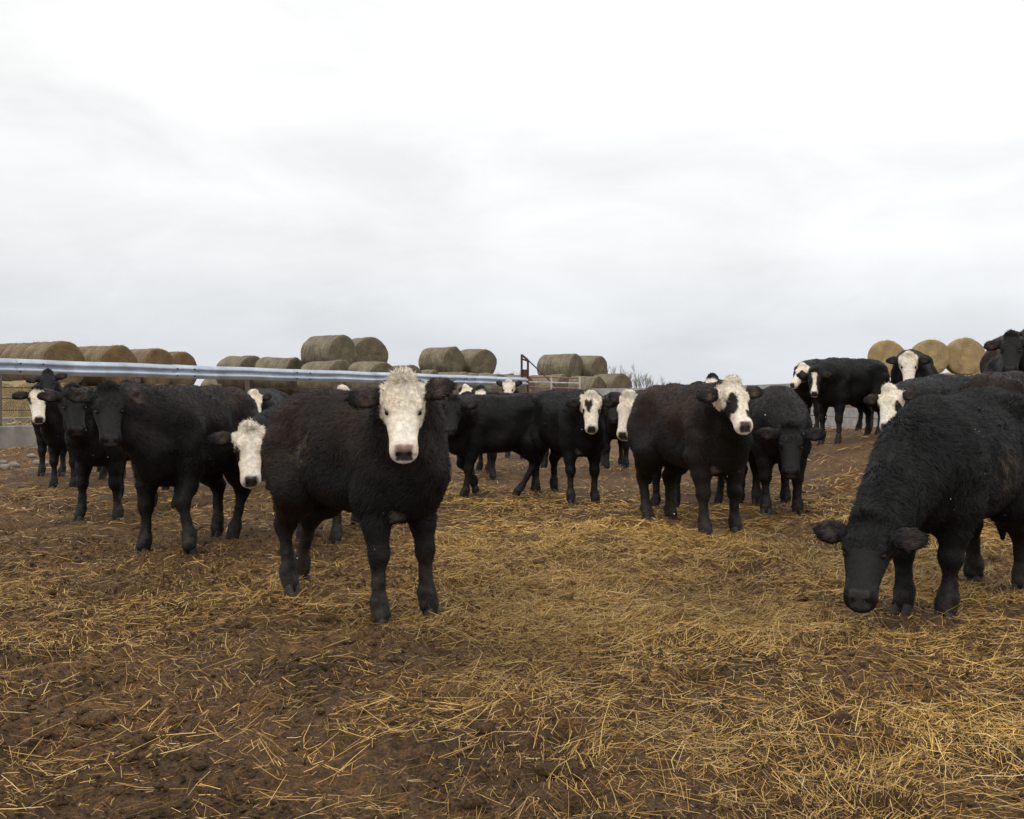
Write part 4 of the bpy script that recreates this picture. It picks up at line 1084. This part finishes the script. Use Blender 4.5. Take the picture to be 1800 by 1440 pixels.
for i in range(len(cuts) - 1):
    a, b_ = cuts[i], cuts[i+1] + (.16 if i < len(cuts)-2 else 0)
    ns = 8
    V = []
    for k in range(ns + 1):
        p = rd*lerp(a, b_, k/ns) + rn*(.005*(i % 2)) + np.array((0, 0, .006*math.sin(k*1.3 + i)))
        flare = 0
        for (dx, dz) in PROF: V.append(p + rn*dx + np.array((0, 0, dz)))
        for (dx, dz) in PROF[::-1]: V.append(p + rn*(dx - .005) + np.array((0, 0, dz)))
    m_ = 2*len(PROF)
    Q = [[k*m_+j, k*m_+(j+1) % m_, (k+1)*m_+(j+1) % m_, (k+1)*m_+j] for k in range(ns) for j in range(m_)]
    mb = MB(); mb.add(V, Q)
    sec = mb.build("rail_section", M_RAIL, guard, smooth=True)
    for bx in (.06, .55):
        for bz in (-.095, -.255):
            q = MB(); c = rd*(a + bx) + rn*.088 + np.array((0, 0, bz))
            q.tube([c - rn*.02, c + rn*.012], .018, 8)
            q.build("bolt", M_BOLT, sec)
for d_ in np.arange(.8, rlen, 3.2):
    mb = MB(); p = rd*d_ - rn*.065
    mb.tube([p + (0, 0, -.05), (p[0], p[1], -RA[2] - .1)], .055, 10)
    mb.build("post", M_POST, guard)

# cables strung below the rail
for z_, who in ((1.36, "top"), (1.14, "middle"), (.90, "lowest")):
    mb = MB(); ts = np.linspace(-1, rlen, 24)
    pts = [np.array((RA[0] + rd[0]*t, RA[1] + rd[1]*t, z_ - .015*math.sin(t*.98)**2)) - rn*.11 for t in ts]
    mb.tube(pts, .010, 6)
    o = mb.build("fence_cable", M_WIRE)
    tag(o, f"{who} of the dark cables strung under the guardrail above the bunk", "cable", "cables under the guardrail")

# concrete feed bunk with hay
bunk = empty("feed_bunk", (RA[0], RA[1], 0)); tag(bunk, "low grey concrete feed bunk under the guardrail at the left edge", "feed bunk")
d2 = np.array((rd[0], rd[1], 0)); d2 /= np.linalg.norm(d2)
for off, hgt, nm in ((.16, .58, "front_wall"), (-1.05, .72, "back_wall")):
    mb = MB(); V = []
    for k in range(14):
        c = d2*(-1 + k*1.6) + rn*off
        for (dx, z) in ((.085, -.1), (.075, hgt - .015), (.06, hgt), (-.06, hgt), (-.075, hgt - .015), (-.085, -.1)):
            V.append(c + rn*dx + np.array((0, 0, z)))
    Q = [[k*6+j, k*6+(j+1) % 6, (k+1)*6+(j+1) % 6, (k+1)*6+j] for k in range(13) for j in range(6)]
    mb.add(V, Q); mb.build(nm, M_CONC, bunk)
def bunk_hay():
    n = 9000
    a = rng.uniform(-1, 20, n); w = rng.uniform(-.94, .05, n)
    h = .50 + .18*fbm(a*.9, w*2, oct=2, seed=3)*1.0 + .12*np.cos((w + .45)*3)
    P = np.array((RA[0], RA[1], 0)) + d2*a[:, None] + rn*w[:, None]; P[:, 2] = h + rng.uniform(-.05, .05, n)
    D = rng.normal(0, 1, (n, 3)); D[:, 2] *= .35
    pal = np.array([(.42, .34, .17), (.33, .26, .12), (.25, .19, .085), (.50, .42, .23)])
    v, q, c = ribbons(P, D, rng.uniform(.08, .25, n), np.full(n, .012), rng.normal(0, .03, n), rng.normal(0, .1, n), pal[rng.integers(0, 4, n)])
    gx = np.linspace(-1, 20, 120); gw = np.linspace(-.96, .07, 12)
    A, Wg = np.meshgrid(gx, gw, indexing='ij')
    hh = .46 + .18*fbm(A*.9, Wg*2, oct=2, seed=3) + .12*np.cos((Wg + .45)*3)
    B = np.array((RA[0], RA[1], 0)) + d2*A[..., None] + rn*Wg[..., None]; B[..., 2] = hh
    idx = np.arange(A.size).reshape(A.shape) + len(v)
    q2 = np.stack([idx[:-1, :-1], idx[1:, :-1], idx[1:, 1:], idx[:-1, 1:]], -1).reshape(-1, 4)
    o = link("feed_hay", mesh_np("feed_hay", np.concatenate([v, B.reshape(-1, 3)]), quads=np.concatenate([q, q2]), col=np.concatenate([c, np.tile((.25, .19, .09), (A.size, 1))]), smooth=False), M_STRAW)
    tag(o, "loose chopped hay heaped along the concrete feed bunk", "hay", kind="stuff")
bunk_hay()

# stones at the foot of the bunk
def stone(px, D, r, label):
    mb = MB(); rg = np.random.default_rng(int(px*10)); n, mm = 14, 9; V = []
    for i in range(mm):
        ph = math.pi*i/(mm-1)
        for k in range(n):
            th = 2*math.pi*k/n
            V.append((math.sin(ph)*math.cos(th), math.sin(ph)*math.sin(th), math.cos(ph)))
    V = np.array(V); V *= (1 + .3*fbm(V[:, 0]*1.5 + px, V[:, 1]*1.5, V[:, 2]*1.5, oct=2, seed=2))[:, None]
    V = V*np.array((r*1.3, r, r*.75))
    Q = [[i*n+k, (i+1)*n+k, (i+1)*n+(k+1) % n, i*n+(k+1) % n] for i in range(mm-1) for k in range(n)]
    mb.add(V, Q); o = mb.build("stone", M_STONE, smooth=True)
    p = at(px, D); o.location = (p[0], p[1], float(ground_z(p[0], p[1])) + r*.4)
    tag(o, label, "stone", "pale stones in front of the feed bunk")
for px, D, r, lab in ((4, 17.5, .07, "pale stone at the very left edge below the bunk"), (24, 16.9, .085, "pale stone second from the left edge below the bunk"),
                      (72, 17.6, .11, "largest pale stone below the bunk beside the white-faced calf"), (9, 16.2, .07, "small pale stone nearest the camera below the bunk"), (55, 18.4, .07, "small stone tucked against the bunk wall")):
    stone(px, D, r, lab)

# ------------------------------------------------------------------ gate frame, pipe gate and plank fence
G0 = at(917, 36.0)
gf = empty("gate_frame", (G0[0], G0[1], 0)); tag(gf, "tall dark red pipe frame with a slanting brace at the end of the guardrail", "gate frame")
sx = 36.0/F_PX
for dx, y0 in ((0.0, 623), (11*sx, 633)):
    mb = MB(); mb.tube([(dx, 0, -.1), (dx, 0, CAMH + (HOR - y0)*sx)], .042, 10); mb.build("post", M_PIPE, gf)
mb = MB(); mb.tube([(0, 0, CAMH + (HOR-624)*sx), (11*sx, 0, CAMH + (HOR-633)*sx)], .04, 8); mb.build("top_bar", M_PIPE, gf)
mb = MB(); mb.tube([(0, 0, CAMH + (HOR-631)*sx), (11*sx, 0, CAMH + (HOR-635)*sx)], .03, 8); mb.build("cross_bar", M_PIPE, gf)
mb = MB(); mb.tube([(11*sx, -.03, CAMH + (HOR-633)*sx), (64*sx, -.35, CAMH + (HOR-684)*sx)], .024, 8); mb.build("brace", M_WIRE, gf)
mb = MB(); mb.box((6*sx, -.02, CAMH + (HOR-656)*sx), (.17, .14, .26)); mb.build("hinge_box", M_PIPE, gf)
g0 = at(928, 36.0); g1 = at(1019, 35.0)
gate = empty("pipe_gate", (g0[0], g0[1], 0)); tag(gate, "worn red and white pipe gate right of the gate frame", "gate")
e = g1 - g0
for i, y in enumerate((664, 673, 682, 697, 712)):
    z = CAMH + (HOR - y)*sx
    mb = MB(); mb.tube([(0, 0, z + .03), (e[0], e[1], z - .03)], .026, 8); mb.build("rail", M_PIPER if i % 2 == 0 else M_PIPEW, gate)
for t in (0.0, .46, 1.0):
    mb = MB(); mb.tube([(e[0]*t, e[1]*t, .25), (e[0]*t, e[1]*t, CAMH + (HOR - 663)*sx)], .032, 8); mb.build("upright", M_PIPEW, gate)

def plank_fence(pts, label, boards, ends=None):
    fn_ = empty("plank_fence", (pts[0][0], pts[0][1], 0)); tag(fn_, label, "fence", "plank fences behind the yard")
    o0 = np.array((pts[0][0], pts[0][1], 0))
    for a, b_ in zip(pts[:-1], pts[1:]):
        a = np.array(a); b_ = np.array(b_); d = b_ - a; n = max(1, int(np.linalg.norm(d[:2])/2.6))
        for k in range(n):
            p, q = a + d*k/n, a + d*(k+1)/n
            u = q - p; ln = np.linalg.norm(u); u /= ln
            w = np.array((u[1], -u[0], 0)); w /= np.linalg.norm(w)
            up = np.cross(u, w) if np.cross(u, w)[2] > 0 else np.cross(w, u)
            for z, hgt in boards:
                mb = MB(); mb.box((p + q)/2 - o0 + np.array((0, 0, z + random.uniform(-.012, .012))), (ln - .006, .04, hgt), u, w, up); mb.build("plank", M_PLANK, fn_)
            mb = MB(); mb.box(p - o0 - w*.09 + np.array((0, 0, .62)), (.12, .12, 1.45)); mb.build("post", M_POST, fn_)
p0 = at(1020, 35.5); p1 = at(1240, 33.0); p2 = at(1420, 30.0)
plank_fence([(p0[0], p0[1], 0.0), (p1[0], p1[1], .05), (p2[0], p2[1], .16)], "weathered grey plank fence behind the heart-patched calf", ((1.24, .29), (.90, .28), (.56, .28), (.22, .28)))
p3 = at(1424, 29.5); p4 = at(1545, 26.0); p5 = at(1640, 25.5)
plank_fence([(p3[0], p3[1], .1), (p4[0], p4[1], .08), (p5[0], p5[1], .08)], "pale low plank fence seen between the broadside calf's legs", ((.60, .24), (.33, .24), (.08, .22)))

# ------------------------------------------------------------------ bare brush on the horizon
def bare_tree(px, D, H, seed, label, name="bare_tree"):
    rg = random.Random(seed)
    p = at(px, D); z0 = float(ground_z(p[0], p[1]))
    root = empty(name, (p[0], p[1], z0)); tag(root, label, "tree", "bare trees on the horizon")
    tr = MB(); tw = MB()
    def grow(p, d, ln, r, lev):
        n = 4; pts = [p]; q = p
        for i in range(n):
            d = (d + Vector((rg.gauss(0, .10), rg.gauss(0, .10), rg.gauss(.03, .04)))).normalized(); q = q + d*ln/n; pts.append(q)
        (tr if lev == 0 else tw).tube([tuple(v) for v in pts], np.linspace(r, r*.45, n+1), 5 if lev else 7, cap=False)
        if lev < 3:
            for i in range(rg.randint(5, 8)):
                k = rg.randint(1, n); a = rg.uniform(0, 6.28); sp_ = rg.uniform(.25, .6)
                nd = (d + Vector((math.cos(a)*sp_, math.sin(a)*sp_, .15))).normalized()
                grow(pts[k], nd, ln*rg.uniform(.4, .62), r*.5, lev+1)
    for st in range(rg.randint(1, 3)):
        grow(Vector((rg.uniform(-.5, .5), rg.uniform(-.5, .5), -.1)), Vector((rg.gauss(0, .15), rg.gauss(0, .15), 1)).normalized(), H*.62, .055*H/4, 0)
    tr.build("trunk", M_TWIG, root); tw.build("branches", M_TWIG, root)
tr_specs = [(1068, 118, 4.6), (1080, 122, 4.3), (1092, 120, 4.5), (1103, 124, 4.0), (1115, 121, 4.4), (1127, 126, 3.9), (1138, 125, 3.6), (1150, 130, 3.3), (1166, 128, 3.5),
            (1182, 135, 2.9), (1196, 138, 2.8), (1212, 140, 2.7), (1228, 140, 2.8), (1340, 140, 2.8), (1362, 142, 2.7), (905, 128, 4.3), (890, 126, 4.0), (372, 130, 3.4)]
for i, (px, D, H) in enumerate(tr_specs):
    bare_tree(px, D, H - .9, 100 + i, "bare grey-brown leafless tree in the thicket on the horizon right of the gate bales" if i < 15 else
              ("bare tree low on the horizon by the gate frame" if i < 17 else "bare tree low on the horizon left of the central heap"))

# ------------------------------------------------------------------ a few snowflakes in the air
def snowfall():
    n = 170
    D = rng.uniform(1.6, 8.5, n); x = rng.uniform(-.53, .53, n)*D; z = CAMH + rng.uniform(-.26, .02, n)*D
    keep = z > .15; D, x, z = D[keep], x[keep], z[keep]; n = len(D)
    oc = np.array([(1,0,0),(-1,0,0),(0,1,0),(0,-1,0),(0,0,1),(0,0,-1)], float)
    T0 = np.array([(0,2,4),(2,1,4),(1,3,4),(3,0,4),(2,0,5),(1,2,5),(3,1,5),(0,3,5)])
    r = rng.uniform(.0006, .0013, n)
    V = oc[None]*r[:, None, None]*rng.uniform(.6, 1.3, (n, 6, 1)) + np.stack([x, D, z], -1)[:, None]
    T = (np.arange(n)*6)[:, None, None] + T0[None]
    o = link("snowflakes", mesh_np("snowflakes", V.reshape(-1, 3), tris=T.reshape(-1, 3)), M_SNOW)
    tag(o, "sparse tiny snowflakes drifting over the yard", "snow", kind="stuff")
snowfall()
